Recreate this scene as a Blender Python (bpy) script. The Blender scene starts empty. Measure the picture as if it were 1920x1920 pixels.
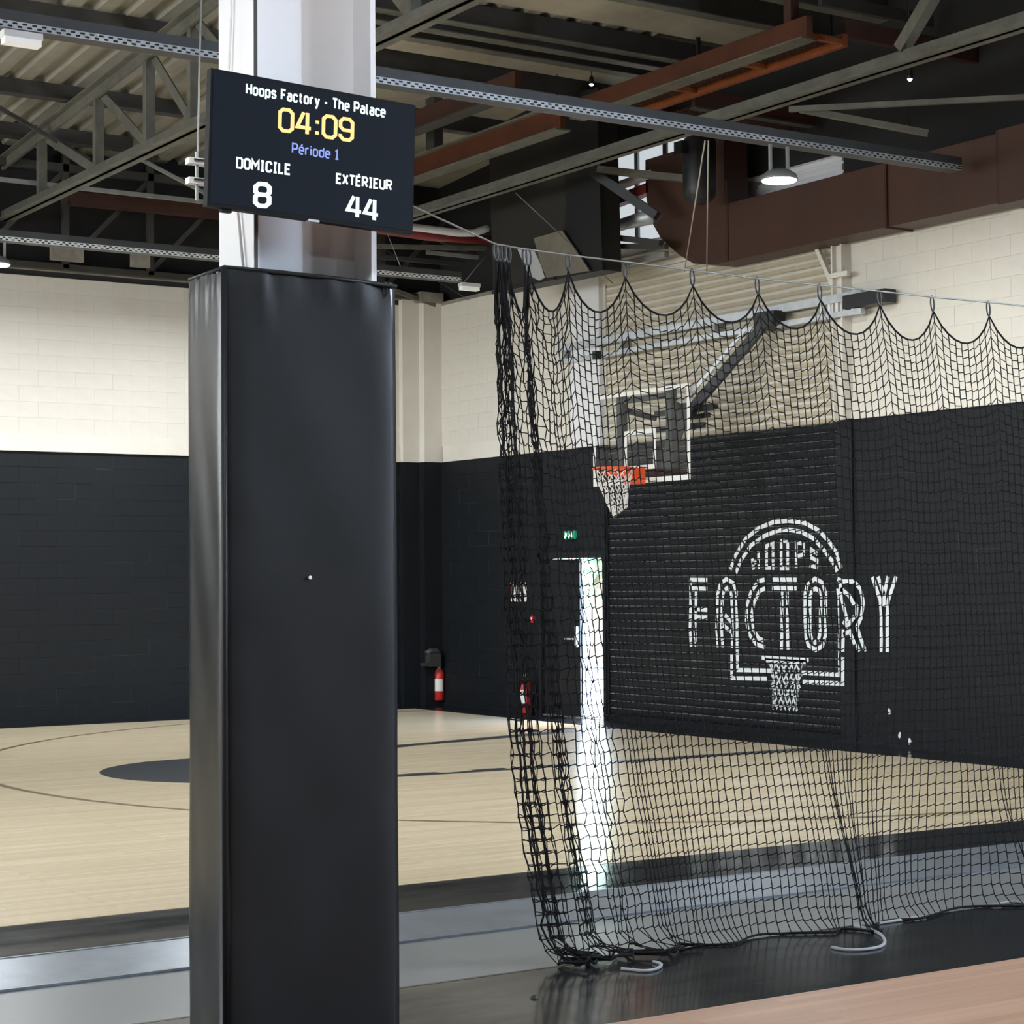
import bpy, math, random
from mathutils import Vector, Matrix

# ------------------------------------------------------------------ camera, world, exposure
S = bpy.context.scene
COL = S.collection
F_PX, EYE = 3703.0, Vector((0, 0, 1.75))
YAW, PITCH, ROLL = math.radians(33.126), math.radians(1.986), math.radians(-0.4394)
_fw = Vector((math.sin(YAW) * math.cos(PITCH), math.cos(YAW) * math.cos(PITCH), math.sin(PITCH)))
_rt = Vector((math.cos(YAW), -math.sin(YAW), 0))
_up = _rt.cross(_fw)
RT = _rt * math.cos(ROLL) + _up * math.sin(ROLL)
UP = -_rt * math.sin(ROLL) + _up * math.cos(ROLL)
cam_data = bpy.data.cameras.new('camera')
cam_data.sensor_width = 36.0
cam_data.lens = F_PX / 1920 * 36.0
cam_data.clip_end = 400
cam = bpy.data.objects.new('camera', cam_data)
m3 = Matrix((RT, UP, -_fw)).transposed()
cam.matrix_world = Matrix.Translation(EYE) @ m3.to_4x4()
COL.objects.link(cam)
S.camera = cam

def at(px, py, X=None, Y=None, Z=None):
    """measured point: where the sight line of a photograph pixel meets a known plane"""
    d = (px - 960) / F_PX * RT - (py - 960) / F_PX * UP + _fw
    i, v = (0, X) if X is not None else ((1, Y) if Y is not None else (2, Z))
    return EYE + d * ((v - EYE[i]) / d[i])

world = bpy.data.worlds.new('sky')
S.world = world
world.use_nodes = True
nt = world.node_tree
bg = nt.nodes['Background']
sky = nt.nodes.new('ShaderNodeTexSky')
sky.sky_type = 'NISHITA'
sky.sun_elevation = math.radians(48)
sky.sun_rotation = math.radians(60)
sky.sun_disc = False
nt.links.new(sky.outputs[0], bg.inputs[0])
bg.inputs[1].default_value = 6.0
S.view_settings.view_transform = 'Standard'
S.view_settings.look = 'None'
S.view_settings.gamma = 1.0
S.view_settings.use_curve_mapping = False
S.view_settings.exposure = 0.0
S.cycles.max_bounces = 8
S.cycles.use_denoising = True
S.cycles.sample_clamp_indirect = 6.0

random.seed(7)
LAMP_W = 142.0      # one high bay lamp, watts
WIN_RIGHT = 190.0    # frosted daylight windows, emission
WIN_LEFT = 13.0
CLERESTORY = 0.62

# ------------------------------------------------------------------ materials
def srgb(r, g, b):
    f = lambda c: (c / 255 / 12.92) if c / 255 <= 0.04045 else ((c / 255 + 0.055) / 1.055) ** 2.4
    return (f(r), f(g), f(b), 1)

def mat(name, col, rough=0.6, metal=0.0, spec=0.5, noise=0.0, nscale=3.0, bump=0.0, bscale=40.0, rnoise=0.0, emis=None, estr=0.0, col2=None, stretch=(1, 1, 1)):
    m = bpy.data.materials.new(name)
    m.use_nodes = True
    t = m.node_tree
    b = t.nodes['Principled BSDF']
    b.inputs['Base Color'].default_value = col
    b.inputs['Roughness'].default_value = rough
    b.inputs['Metallic'].default_value = metal
    b.inputs['Specular IOR Level'].default_value = spec
    if noise or bump or rnoise:
        tc = t.nodes.new('ShaderNodeTexCoord')
        mp = t.nodes.new('ShaderNodeMapping')
        mp.inputs['Scale'].default_value = stretch
        t.links.new(tc.outputs['Object'], mp.inputs[0])
    if noise or rnoise:
        n = t.nodes.new('ShaderNodeTexNoise')
        n.inputs['Scale'].default_value = nscale
        n.inputs['Detail'].default_value = 6
        n.inputs['Roughness'].default_value = 0.65
        t.links.new(mp.outputs[0], n.inputs['Vector'])
    if noise:
        r = t.nodes.new('ShaderNodeValToRGB')
        c2 = col2 or tuple(c * (1 - noise) for c in col[:3]) + (1,)
        r.color_ramp.elements[0].position = 0.35
        r.color_ramp.elements[1].position = 0.65
        r.color_ramp.elements[0].color = c2
        r.color_ramp.elements[1].color = col
        t.links.new(n.outputs[0], r.inputs[0])
        t.links.new(r.outputs[0], b.inputs['Base Color'])
    if rnoise:
        mr = t.nodes.new('ShaderNodeMapRange')
        mr.inputs[1].default_value = 0.3
        mr.inputs[2].default_value = 0.7
        mr.inputs[3].default_value = max(0.02, rough - rnoise)
        mr.inputs[4].default_value = rough + rnoise
        t.links.new(n.outputs[0], mr.inputs[0])
        t.links.new(mr.outputs[0], b.inputs['Roughness'])
    if bump:
        n2 = t.nodes.new('ShaderNodeTexNoise')
        n2.inputs['Scale'].default_value = bscale
        n2.inputs['Detail'].default_value = 4
        t.links.new(mp.outputs[0], n2.inputs['Vector'])
        bp = t.nodes.new('ShaderNodeBump')
        bp.inputs['Strength'].default_value = bump
        bp.inputs['Distance'].default_value = 0.01
        t.links.new(n2.outputs[0], bp.inputs['Height'])
        t.links.new(bp.outputs[0], b.inputs['Normal'])
    if emis:
        b.inputs['Emission Color'].default_value = emis
        b.inputs['Emission Strength'].default_value = estr
    return m

def wood(name, c1, c2, c3, rough, streak):
    """strip flooring: boards run along X, colour and grain only"""
    m = mat(name, c1, rough)
    t = m.node_tree
    b = t.nodes['Principled BSDF']
    tc = t.nodes.new('ShaderNodeTexCoord')
    br = t.nodes.new('ShaderNodeTexBrick')
    br.inputs['Color1'].default_value = c1
    br.inputs['Color2'].default_value = c2
    br.inputs['Mortar'].default_value = c3
    br.inputs['Scale'].default_value = 1.0
    br.inputs['Mortar Size'].default_value = 0.0012
    br.inputs['Bias'].default_value = -0.15
    br.inputs['Brick Width'].default_value = 1.35
    br.inputs['Row Height'].default_value = 0.062
    br.offset = 0.37
    br.offset_frequency = 3
    t.links.new(tc.outputs['Object'], br.inputs['Vector'])
    mp = t.nodes.new('ShaderNodeMapping')
    mp.inputs['Scale'].default_value = (0.35, 9, 1)
    n = t.nodes.new('ShaderNodeTexNoise')
    n.inputs['Scale'].default_value = 2.2
    n.inputs['Detail'].default_value = 8
    t.links.new(tc.outputs['Object'], mp.inputs[0])
    t.links.new(mp.outputs[0], n.inputs['Vector'])
    mx = t.nodes.new('ShaderNodeMixRGB')
    mx.blend_type = 'MULTIPLY'
    mx.inputs[0].default_value = streak
    t.links.new(br.outputs[0], mx.inputs[1])
    rp = t.nodes.new('ShaderNodeValToRGB')
    rp.color_ramp.elements[0].position = 0.3
    rp.color_ramp.elements[0].color = (0.62, 0.55, 0.47, 1)
    rp.color_ramp.elements[1].position = 0.62
    t.links.new(n.outputs[0], rp.inputs[0])
    t.links.new(rp.outputs[0], mx.inputs[2])
    t.links.new(mx.outputs[0], b.inputs['Base Color'])
    return m

M = {}
M['white_wall'] = mat('white wall paint', (0.74, 0.715, 0.655, 1), 0.75, noise=0.16, nscale=0.7, bump=0.15, bscale=30, col2=(0.64, 0.605, 0.53, 1))
M['black_wall'] = mat('black wall paint', (0.0075, 0.0100, 0.0132, 1), 0.6, spec=0.28, noise=0.3, nscale=1.2, bump=0.2, bscale=35)
M['white_steel'] = mat('white gloss paint', (0.80, 0.80, 0.82, 1), 0.4, noise=0.05, nscale=2)
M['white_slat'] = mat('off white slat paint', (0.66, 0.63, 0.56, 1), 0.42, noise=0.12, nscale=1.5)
M['slat_dirt'] = mat('beige dirty slat underside', (0.50, 0.44, 0.33, 1), 0.5, noise=0.2, nscale=1.5)  # beige paints the shade on the lower curve of each white slat
M['black_slat'] = mat('black slat paint', (0.0085, 0.0105, 0.0135, 1), 0.45, spec=0.3, noise=0.2, nscale=2)
M['dust_lip'] = mat('dusty slat lip', (0.30, 0.31, 0.32, 1), 0.6, noise=0.85, nscale=3, stretch=(1, 2, 30))  # pale streaks paint the highlight along each black slat lip
M['logo_white'] = mat('logo paint', (0.78, 0.83, 0.86, 1), 0.6)
M['maple'] = wood('maple strip floor', (0.77, 0.645, 0.44, 1), (0.86, 0.745, 0.54, 1), (0.5, 0.38, 0.23, 1), 0.2, 0.3)
M['orange_wood'] = wood('reddish strip floor', (0.46, 0.285, 0.20, 1), (0.35, 0.215, 0.148, 1), (0.3, 0.17, 0.11, 1), 0.3, 0.45)
M['floor_black'] = mat('black floor paint', (0.009, 0.0105, 0.0125, 1), 0.15, noise=0.55, nscale=1.6, rnoise=0.06, col2=(0.017, 0.0185, 0.02, 1), stretch=(0.4, 1.4, 1))
M['concrete'] = mat('grey floor paint', (0.175, 0.185, 0.185, 1), 0.3, noise=0.14, nscale=1.1, rnoise=0.02)
M['court_line'] = mat('black court line paint', (0.035, 0.04, 0.048, 1), 0.28)
M['court_line_brown'] = mat('thin brown court line', (0.20, 0.15, 0.08, 1), 0.3)
M['galv_floor'] = mat('scuffed galvanised plate', (0.27, 0.305, 0.35, 1), 0.33, metal=0.75, noise=0.22, nscale=7, rnoise=0.03)
M['galv'] = mat('galvanised steel', (0.62, 0.66, 0.70, 1), 0.4, metal=0.35, noise=0.25, nscale=7, rnoise=0.1)
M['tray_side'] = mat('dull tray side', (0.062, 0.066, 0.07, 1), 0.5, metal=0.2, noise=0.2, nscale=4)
M['galv_bright'] = mat('bright galvanised tray', (0.8, 0.84, 0.86, 1), 0.45)  # lighter galv for the far tray; daylight on it is put into the colour
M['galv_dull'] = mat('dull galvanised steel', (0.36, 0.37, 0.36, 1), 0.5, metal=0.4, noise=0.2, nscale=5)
M['vinyl'] = mat('black vinyl', (0.0075, 0.0092, 0.0115, 1), 0.5, spec=0.26, noise=0.25, nscale=3, bump=0.05, bscale=180, rnoise=0.05)
M['vinyl_side'] = mat('black glossy vinyl', (0.0085, 0.0098, 0.0115, 1), 0.3, spec=0.5, noise=0.25, nscale=3, bump=0.05, bscale=60, rnoise=0.02)
M['plastic'] = mat('black plastic', (0.005, 0.0055, 0.007, 1), 0.55, spec=0.12)
M['screen'] = mat('lit dark screen', (0.003, 0.004, 0.006, 1), 0.55, spec=0.08, emis=(0.10, 0.16, 0.27, 1), estr=0.05)
M['text_white'] = mat('lit white text', (0.1, 0.1, 0.1, 1), 0.4, emis=(0.80, 1.0, 1.0, 1), estr=1.35)
M['text_amber'] = mat('lit amber text', (0.1, 0.1, 0.1, 1), 0.4, emis=(1.0, 0.62, 0.17, 1), estr=1.3)
M['text_blue'] = mat('lit blue text', (0.1, 0.1, 0.1, 1), 0.4, emis=(0.22, 0.32, 0.95, 1), estr=1.0)
M['cord'] = mat('black net cord', (0.006, 0.006, 0.007, 1), 0.85, spec=0.2)
M['cable'] = mat('steel wire', (0.22, 0.22, 0.21, 1), 0.45, metal=0.5)
M['rope_grey'] = mat('grey rope', (0.28, 0.29, 0.31, 1), 0.7)
M['rope_pale'] = mat('pale rope', (0.42, 0.39, 0.34, 1), 0.8)
M['truss'] = mat('greenish grey steel paint', (0.145, 0.142, 0.118, 1), 0.55, noise=0.4, nscale=4, stretch=(1, 1, 1))
M['truss_dark'] = mat('dark steel paint', (0.05, 0.048, 0.043, 1), 0.6, noise=0.3, nscale=3)
M['deck'] = mat('roof deck sheet', (0.30, 0.285, 0.24, 1), 0.6, noise=0.25, nscale=1.3)
M['deck_dark'] = mat('smooth roof panel', (0.42, 0.385, 0.31, 1), 0.7, noise=0.35, nscale=0.8)
M['roof_black'] = mat('black upper wall', (0.010, 0.010, 0.011, 1), 0.85)
M['black_metal'] = mat('black metal paint', (0.011, 0.012, 0.014, 1), 0.45)
M['dark_duct'] = mat('dark duct metal', (0.020, 0.019, 0.016, 1), 0.6, noise=0.2, nscale=2)
M['grey_board'] = mat('grey board', (0.17, 0.155, 0.12, 1), 0.7, noise=0.25, nscale=3)
M['light_board'] = mat('pale grey sheet', (0.40, 0.41, 0.43, 1), 0.6)
M['brown_duct'] = mat('brown red duct paint', (0.062, 0.027, 0.0175, 1), 0.5, noise=0.25, nscale=0.9)
M['orange_dark'] = mat('dirty dark orange paint', (0.11, 0.032, 0.012, 1), 0.5, noise=0.45, nscale=2.5)
M['orange_steel'] = mat('orange steel paint', (0.27, 0.07, 0.016, 1), 0.45, noise=0.35, nscale=3)
M['rust_dark'] = mat('dark red steel paint', (0.055, 0.018, 0.011, 1), 0.6, noise=0.3, nscale=3)
M['red'] = mat('red paint', (0.55, 0.035, 0.03, 1), 0.35)
M['red_pipe'] = mat('dark red pipe paint', (0.22, 0.03, 0.03, 1), 0.4)
M['paper'] = mat('white label', (0.8, 0.8, 0.78, 1), 0.6)
M['rim'] = mat('orange rim paint', (0.85, 0.11, 0.025, 1), 0.4)
M['net_white'] = mat('white hoop cord', (0.85, 0.84, 0.80, 1), 0.8)
M['dark_frame'] = mat('charcoal frame paint', (0.045, 0.047, 0.045, 1), 0.5)
M['pad_grey'] = mat('pale concrete', (0.30, 0.28, 0.24, 1), 0.85, noise=0.3, nscale=6)
M['lamp_body'] = mat('lamp housing', (0.25, 0.26, 0.27, 1), 0.5, metal=0.4)
M['lamp_lens'] = mat('lit lamp lens', (0.9, 0.9, 0.9, 1), 0.4, emis=(0.86, 0.93, 1, 1), estr=14)
M['batten'] = mat('emergency light diffuser', (0.85, 0.86, 0.88, 1), 0.3, emis=(1, 0.97, 0.85, 1), estr=0.25)
M['spot'] = mat('lit spot bulb', (0.9, 0.9, 0.9, 1), 0.3, emis=(1, 1, 1, 1), estr=6)  # glow of the added bright points in the roof
M['exit_green'] = mat('lit green sign', (0.02, 0.3, 0.15, 1), 0.4, emis=(0.02, 0.32, 0.17, 1), estr=0.35)
M['exit_white'] = mat('lit white sign symbol', (0.9, 0.9, 0.9, 1), 0.4, emis=(0.7, 1, 0.9, 1), estr=1.2)
M['win_right'] = mat('frosted daylight pane right', (0.8, 0.85, 0.9, 1), 0.5, emis=(0.70, 0.83, 1, 1), estr=WIN_RIGHT)
M['win_left'] = mat('frosted daylight pane left', (0.8, 0.85, 0.9, 1), 0.5, emis=(0.9, 0.96, 1, 1), estr=WIN_LEFT)
M['clerestory'] = mat('frosted clerestory pane', (0.7, 0.75, 0.78, 1), 0.6, emis=(0.86, 0.94, 1, 1), estr=CLERESTORY, noise=0.1, nscale=2)
M['ground'] = mat('pale paved ground', (0.75, 0.74, 0.70, 1), 0.9, noise=0.1, nscale=3)
M['leaf'] = mat('tree leaf', (0.17, 0.42, 0.17, 1), 0.5, noise=0.4, nscale=5)
M['bark'] = mat('tree bark', (0.16, 0.11, 0.07, 1), 0.9)
g = bpy.data.materials.new('clear board glass')
g.use_nodes = True
gt = g.node_tree
gt.nodes.remove(gt.nodes['Principled BSDF'])
tr = gt.nodes.new('ShaderNodeBsdfTransparent')
tr.inputs[0].default_value = (0.95, 0.96, 0.97, 1)
gl = gt.nodes.new('ShaderNodeBsdfGlossy')
gl.inputs['Roughness'].default_value = 0.05
mx = gt.nodes.new('ShaderNodeMixShader')
mx.inputs[0].default_value = 0.04
gt.links.new(tr.outputs[0], mx.inputs[1])
gt.links.new(gl.outputs[0], mx.inputs[2])
gt.links.new(mx.outputs[0], gt.nodes['Material Output'].inputs[0])
M['glass'] = g

# ------------------------------------------------------------------ mesh helpers
class MB:
    def __init__(s):
        s.v = []
        s.f = []

    def quad(s, a, b, c, d):
        n = len(s.v)
        s.v += [tuple(a), tuple(b), tuple(c), tuple(d)]
        s.f.append((n, n + 1, n + 2, n + 3))
        return s

    def hexa(s, p):
        n = len(s.v)
        s.v += [tuple(q) for q in p]
        for f in ((0, 3, 2, 1), (4, 5, 6, 7), (0, 1, 5, 4), (1, 2, 6, 5), (2, 3, 7, 6), (3, 0, 4, 7)):
            s.f.append(tuple(n + i for i in f))
        return s

    def box(s, x0, y0, z0, x1, y1, z1):
        return s.hexa([(x0, y0, z0), (x1, y0, z0), (x1, y1, z0), (x0, y1, z0), (x0, y0, z1), (x1, y0, z1), (x1, y1, z1), (x0, y1, z1)])

    def bar(s, p, q, w, h, up=(0, 0, 1)):
        p, q = Vector(p), Vector(q)
        d = (q - p).normalized()
        u = Vector(up)
        if abs(d.dot(u)) > 0.95:
            u = Vector((1, 0, 0))
        a = d.cross(u).normalized() * w / 2
        b = a.cross(d).normalized() * h / 2
        return s.hexa([p - a - b, p + a - b, q + a - b, q - a - b, p - a + b, p + a + b, q + a + b, q - a + b])

    def ell(s, p, q, w, t=0.012, side=1, up=(0, 0, 1)):
        """an angle section: a flat leg and an upright leg"""
        p, q = Vector(p), Vector(q)
        d = (q - p).normalized()
        u = Vector(up)
        if abs(d.dot(u)) > 0.95:
            u = Vector((1, 0, 0))
        a = d.cross(u).normalized() * side
        b = u - d * u.dot(d)
        b.normalize()
        s.bar(p + a * w / 2, q + a * w / 2, w, t, up)
        s.bar(p + a * t / 2 + b * (w / 2 + t / 2), q + a * t / 2 + b * (w / 2 + t / 2), t, w, up)
        return s

    def tube(s, path, r, n=8, closed=False, caps=True):
        P = [Vector(p) for p in path]
        k = len(P)
        rad = r if isinstance(r, (list, tuple)) else [r] * k
        base = len(s.v)
        nrm = None
        for i in range(k):
            if closed:
                d = (P[(i + 1) % k] - P[i - 1])
            else:
                d = P[min(i + 1, k - 1)] - P[max(i - 1, 0)]
            if d.length < 1e-9:
                d = Vector((0, 0, 1))
            d.normalize()
            if nrm is None:
                nrm = d.orthogonal().normalized()
            else:
                nrm = nrm - d * nrm.dot(d)
                if nrm.length < 1e-6:
                    nrm = d.orthogonal()
                nrm.normalize()
            b = d.cross(nrm)
            for j in range(n):
                t = 2 * math.pi * j / n
                s.v.append(tuple(P[i] + (nrm * math.cos(t) + b * math.sin(t)) * rad[i]))
        for i in range(k if closed else k - 1):
            i2 = (i + 1) % k
            for j in range(n):
                j2 = (j + 1) % n
                s.f.append((base + i * n + j, base + i * n + j2, base + i2 * n + j2, base + i2 * n + j))
        if not closed and caps:
            s.f.append(tuple(base + j for j in reversed(range(n))))
            s.f.append(tuple(base + (k - 1) * n + j for j in range(n)))
        return s

    def lathe(s, prof, cx, cy, n=20):
        base = len(s.v)
        for r, z in prof:
            for j in range(n):
                t = 2 * math.pi * j / n
                s.v.append((cx + r * math.cos(t), cy + r * math.sin(t), z))
        for i in range(len(prof) - 1):
            for j in range(n):
                j2 = (j + 1) % n
                s.f.append((base + i * n + j, base + i * n + j2, base + (i + 1) * n + j2, base + (i + 1) * n + j))
        s.f.append(tuple(base + j for j in reversed(range(n))))
        s.f.append(tuple(base + (len(prof) - 1) * n + j for j in range(n)))
        return s

    def prism(s, poly, f0, f1):
        """poly of 2D points, f0/f1 map (u, v) to the two end faces"""
        n = len(s.v)
        k = len(poly)
        s.v += [tuple(f0(*p)) for p in poly] + [tuple(f1(*p)) for p in poly]
        s.f.append(tuple(n + i for i in range(k)))
        s.f.append(tuple(n + k + i for i in reversed(range(k))))
        for i in range(k):
            j = (i + 1) % k
            s.f.append((n + i, n + k + i, n + k + j, n + j))
        return s

    def octa(s, c, r):
        n = len(s.v)
        x, y, z = c
        s.v += [(x + r, y, z), (x - r, y, z), (x, y + r, z), (x, y - r, z), (x, y, z + r), (x, y, z - r)]
        for f in ((0, 2, 4), (2, 1, 4), (1, 3, 4), (3, 0, 4), (2, 0, 5), (1, 2, 5), (3, 1, 5), (0, 3, 5)):
            s.f.append(tuple(n + i for i in f))
        return s

    def mesh(s, name, m=None, smooth=False):
        me = bpy.data.meshes.new(name)
        me.from_pydata(s.v, [], s.f)
        me.update()
        if m:
            me.materials.append(M[m])
        if smooth:
            for p in me.polygons:
                p.use_smooth = True
        return me

    def build(s, name, m, parent=None, smooth=False, loc=None):
        o = bpy.data.objects.new(name, s.mesh(name, m, smooth))
        COL.objects.link(o)
        if parent:
            o.parent = parent
        if loc:
            o.location = loc
        return o

def fix_normals(o):
    import bmesh
    b = bmesh.new()
    b.from_mesh(o.data)
    bmesh.ops.recalc_face_normals(b, faces=b.faces)
    b.to_mesh(o.data)
    b.free()
    return o

def thing(name, label, cat, group=None):
    o = bpy.data.objects.new(name, None)
    o.empty_display_size = 0.1
    COL.objects.link(o)
    return tag(o, label, cat, group)

def tag(o, label, cat, group=None):
    o['label'] = label
    o['category'] = cat
    if group:
        o['group'] = group
    return o

def struct(o):
    o['kind'] = 'structure'
    return o

def stuff(o):
    o['kind'] = 'stuff'
    return o

def ribbon2d(pts, w, closed=False):
    """mitred flat stroke: list of quads of 2D points"""
    P = [Vector((p[0], p[1])) for p in pts]
    if closed and (P[0] - P[-1]).length < 1e-9:
        P.pop()
    n = len(P)
    L, R = [], []
    for i in range(n):
        if closed:
            a, b = P[i] - P[i - 1], P[(i + 1) % n] - P[i]
        else:
            a = P[i] - P[i - 1] if i else P[1] - P[0]
            b = P[i + 1] - P[i] if i < n - 1 else P[-1] - P[-2]
        a, b = a.normalized(), b.normalized()
        na, nb = Vector((-a.y, a.x)), Vector((-b.y, b.x))
        m = na + nb
        if m.length < 1e-6:
            m = na
        m.normalize()
        k = w / 2 / max(0.45, m.dot(na))
        L.append(P[i] + m * k)
        R.append(P[i] - m * k)
    out = []
    for i in range(n if closed else n - 1):
        j = (i + 1) % n
        out.append((R[i], R[j], L[j], L[i]))
    return out

def plate(mb, quads, f, t):
    """give flat stroke quads a small thickness; f(u, v, d) maps to 3D"""
    for q in quads:
        mb.hexa([f(p[0], p[1], 0) for p in q] + [f(p[0], p[1], t) for p in q])
    return mb

XW, YB = 14.42, 24.13          # right wall plane, back wall plane
ZB = 3.425                     # where black paint meets white
ZT = 5.70                      # top of the block walls
ROOF = 9.75

# ------------------------------------------------------------------ floor
floor = struct(MB().box(-9.2, -6.2, -0.3, 14.7, 24.4, 0.0).build('floor', 'concrete'))
def slab(name, m, x0, y0, x1, y1, z):
    return MB().box(x0, y0, 0.0005, x1, y1, z).build(name, m, floor)
slab('painted_border', 'floor_black', -9, 8.86, 14.42, 9.93, 0.004)
slab('painted_border', 'floor_black', 13.70, 9.93, 14.42, 24.13, 0.004)
slab('painted_border', 'floor_black', -9, 23.48, 13.70, 24.13, 0.004)
slab('painted_border', 'floor_black', -9, 6.36, 14.42, 7.43, 0.004)
slab('maple_court', 'maple', -9, 9.93, 13.70, 23.48, 0.006)
slab('practice_court', 'orange_wood', -9, -6, 14.42, 6.36, 0.006)
flat = lambda z: (lambda u, v, d: (u, v, z + d))
def court_line(pts, w, m='court_line', closed=False):
    return plate(MB(), ribbon2d(pts, w, closed), flat(0.0062), 0.0012).build('court_line', m, floor)
arc = [(12.0 + 6.32 * math.cos(math.radians(a)), 16.73 + 6.32 * math.sin(math.radians(a))) for a in range(84, 277, 3)]
court_line([(13.69, 23.02)] + arc + [(13.69, 10.43)], 0.07, 'court_line_brown')
court_line([(8.0, 15.53), (10.2, 15.40), (13.69, 15.31)], 0.22)
court_line([(8.1, 17.62 + 0.1), (10.4, 18.22), (12.45, 18.68), (13.69, 18.95)], 0.24)
for (x, y) in ((9.35, 15.53), (10.05, 15.5), (10.62, 18.16), (11.0, 18.24)):
    plate(MB(), ribbon2d([(x - 0.05, y - 0.03), (x + 0.28, y - 0.02)], 0.09), flat(0.0076), 0.0008).build('lane_mark', 'maple', floor)
disc = MB()
disc.lathe([(1.306, 0.0062), (1.306, 0.0074)], 8.02, 16.96, 72)
disc.build('court_disc', 'court_line', floor)
# seam groove cover between concrete and black paint
MB().box(-9, 7.425, 0.0006, 14.42, 7.445, 0.005).build('floor_seam', 'floor_black', floor)
# sloping galvanised threshold
st = thing('threshold_plate', 'long galvanised steel threshold strip running across the floor before the maple court', 'threshold')
MB().hexa([(-9, 8.37, 0.001), (14.40, 8.37, 0.001), (14.40, 8.85, 0.001), (-9, 8.85, 0.001),
           (-9, 8.37, 0.006), (14.40, 8.37, 0.006), (14.40, 8.85, 0.048), (-9, 8.85, 0.048)]).build('ramp_plate', 'galv_floor', st)
MB().box(-9, 8.352, 0.001, 14.40, 8.372, 0.012).build('front_lip', 'galv_floor', st)
MB().box(-9, 8.85, 0.001, 14.40, 8.872, 0.051).build('rear_lip', 'galv_floor', st)
tag(MB().prism([(0.022 * math.cos(a) * (1 + 0.3 * math.sin(3 * a)), 0.016 * math.sin(a)) for a in [i * math.pi / 5 for i in range(10)]],
               lambda u, v: (4.62 + u, 6.93 + v, 0.0045), lambda u, v: (4.62 + u * 0.6, 6.93 + v * 0.6, 0.016)).build('paint_chip', 'dark_duct'),
    'small dark scrap lying on the black floor before the net', 'scrap')

# ------------------------------------------------------------------ block walls
def block_mesh(L, H, m, name):
    i, d = 0.003, 0.003
    b = MB()
    b.v += [(0, 0, 0), (L, 0, 0), (L, 0, H), (0, 0, H), (i, d, i), (L - i, d, i), (L - i, d, H - i), (i, d, H - i)]
    b.f += [(4, 5, 6, 7), (0, 1, 5, 4), (1, 2, 6, 5), (2, 3, 7, 6), (3, 0, 4, 7)]
    return b.mesh(name, m)
FULL = {(k, f): block_mesh(0.5, 0.2, 'white_wall' if k else 'black_wall', 'block') for k in (0, 1) for f in (0,)}

def in_view(p):
    d = Vector(p) - EYE
    z = d.dot(_fw)
    if z < 0.5:
        return False
    x = 960 + F_PX * d.dot(RT) / z
    y = 960 - F_PX * d.dot(UP) / z
    return -10 < x < 1930 and -10 < y < 1930 and not (352 < x < 741 and y > 530)

def block_wall(wall, to_world, rot, u0, u1, openings, toward):
    """running bond blocks 0.5 x 0.2; nearest visible 300 are parts, the rest joined"""
    cells = []
    courses = [(0.025 + 0.2 * i, 0.2, 0) for i in range(17)] + [(3.65 + 0.2 * i, 0.2, 1) for i in range(10)]
    for ci, (z, h, white) in enumerate(courses):
        u = u0 - (0.25 if ci % 2 else 0.0)
        while u < u1 - 0.01:
            segs = [(max(u, u0), min(u + 0.5, u1))]
            for (a, b, zt) in openings:
                if z < zt:
                    nxt = []
                    for s0, s1 in segs:
                        if s1 <= a or s0 >= b:
                            nxt.append((s0, s1))
                        else:
                            if s0 < a - 0.02:
                                nxt.append((s0, a))
                            if s1 > b + 0.02:
                                nxt.append((b, s1))
                    segs = nxt
            for s0, s1 in segs:
                if s1 - s0 > 0.03:
                    hh = h if not (z < 2.05 < z + h and any(a < s1 and b > s0 for a, b, _ in openings)) else h
                    cells.append((s0, s1 - s0, z, hh, white))
            u += 0.5
    vis = [c for c in cells if in_view(to_world(c[0] + c[1] / 2, c[2] + c[3] / 2))]
    vis.sort(key=lambda c: (to_world(c[0], c[2]) - EYE).length)
    single = set(vis[:299])
    rest = {0: MB(), 1: MB()}
    for c in cells:
        u, L, z, h, white = c
        if c in single:
            if abs(L - 0.5) < 1e-6 and abs(h - 0.2) < 1e-6:
                me = FULL[(white, 0)]
            else:
                me = block_mesh(L, h, 'white_wall' if white else 'black_wall', 'block')
            o = bpy.data.objects.new('block', me)
            COL.objects.link(o)
            o.parent = wall
            o.location = to_world(u if toward > 0 else u + L, z) + Vector(rot[1]) * random.uniform(-0.0012, 0.0012)
            o.rotation_euler = (0, 0, rot[0])
        else:
            b = rest[white]
            n = len(b.v)
            i, d = 0.003, 0.003
            nv = Vector(rot[1])
            for (uu, zz, dd) in ((u, z, 0), (u + L, z, 0), (u + L, z + h, 0), (u, z + h, 0), (u + i, z + i, d), (u + L - i, z + i, d), (u + L - i, z + h - i, d), (u + i, z + h - i, d)):
                b.v.append(tuple(to_world(uu, zz) + nv * dd))
            for f in ((4, 5, 6, 7), (0, 1, 5, 4), (1, 2, 6, 5), (2, 3, 7, 6), (3, 0, 4, 7)):
                b.f.append(tuple(n + k for k in f))
    for k, m in ((0, 'black_wall'), (1, 'white_wall')):
        if rest[k].f:
            stuff(rest[k].build('joined_blocks', m, wall))

# back wall (Y = 24.13), blocks face -Y
wall_back = struct(MB().box(-9.2, YB + 0.0005, 0, XW + 0.3, YB + 0.25, ZT - 0.05).build('wall_back', 'pad_grey'))
block_wall(wall_back, lambda u, z: Vector((u, YB, z)), (math.pi, (0, -1, 0)), -8.9, 14.42, [], -1)
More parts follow.
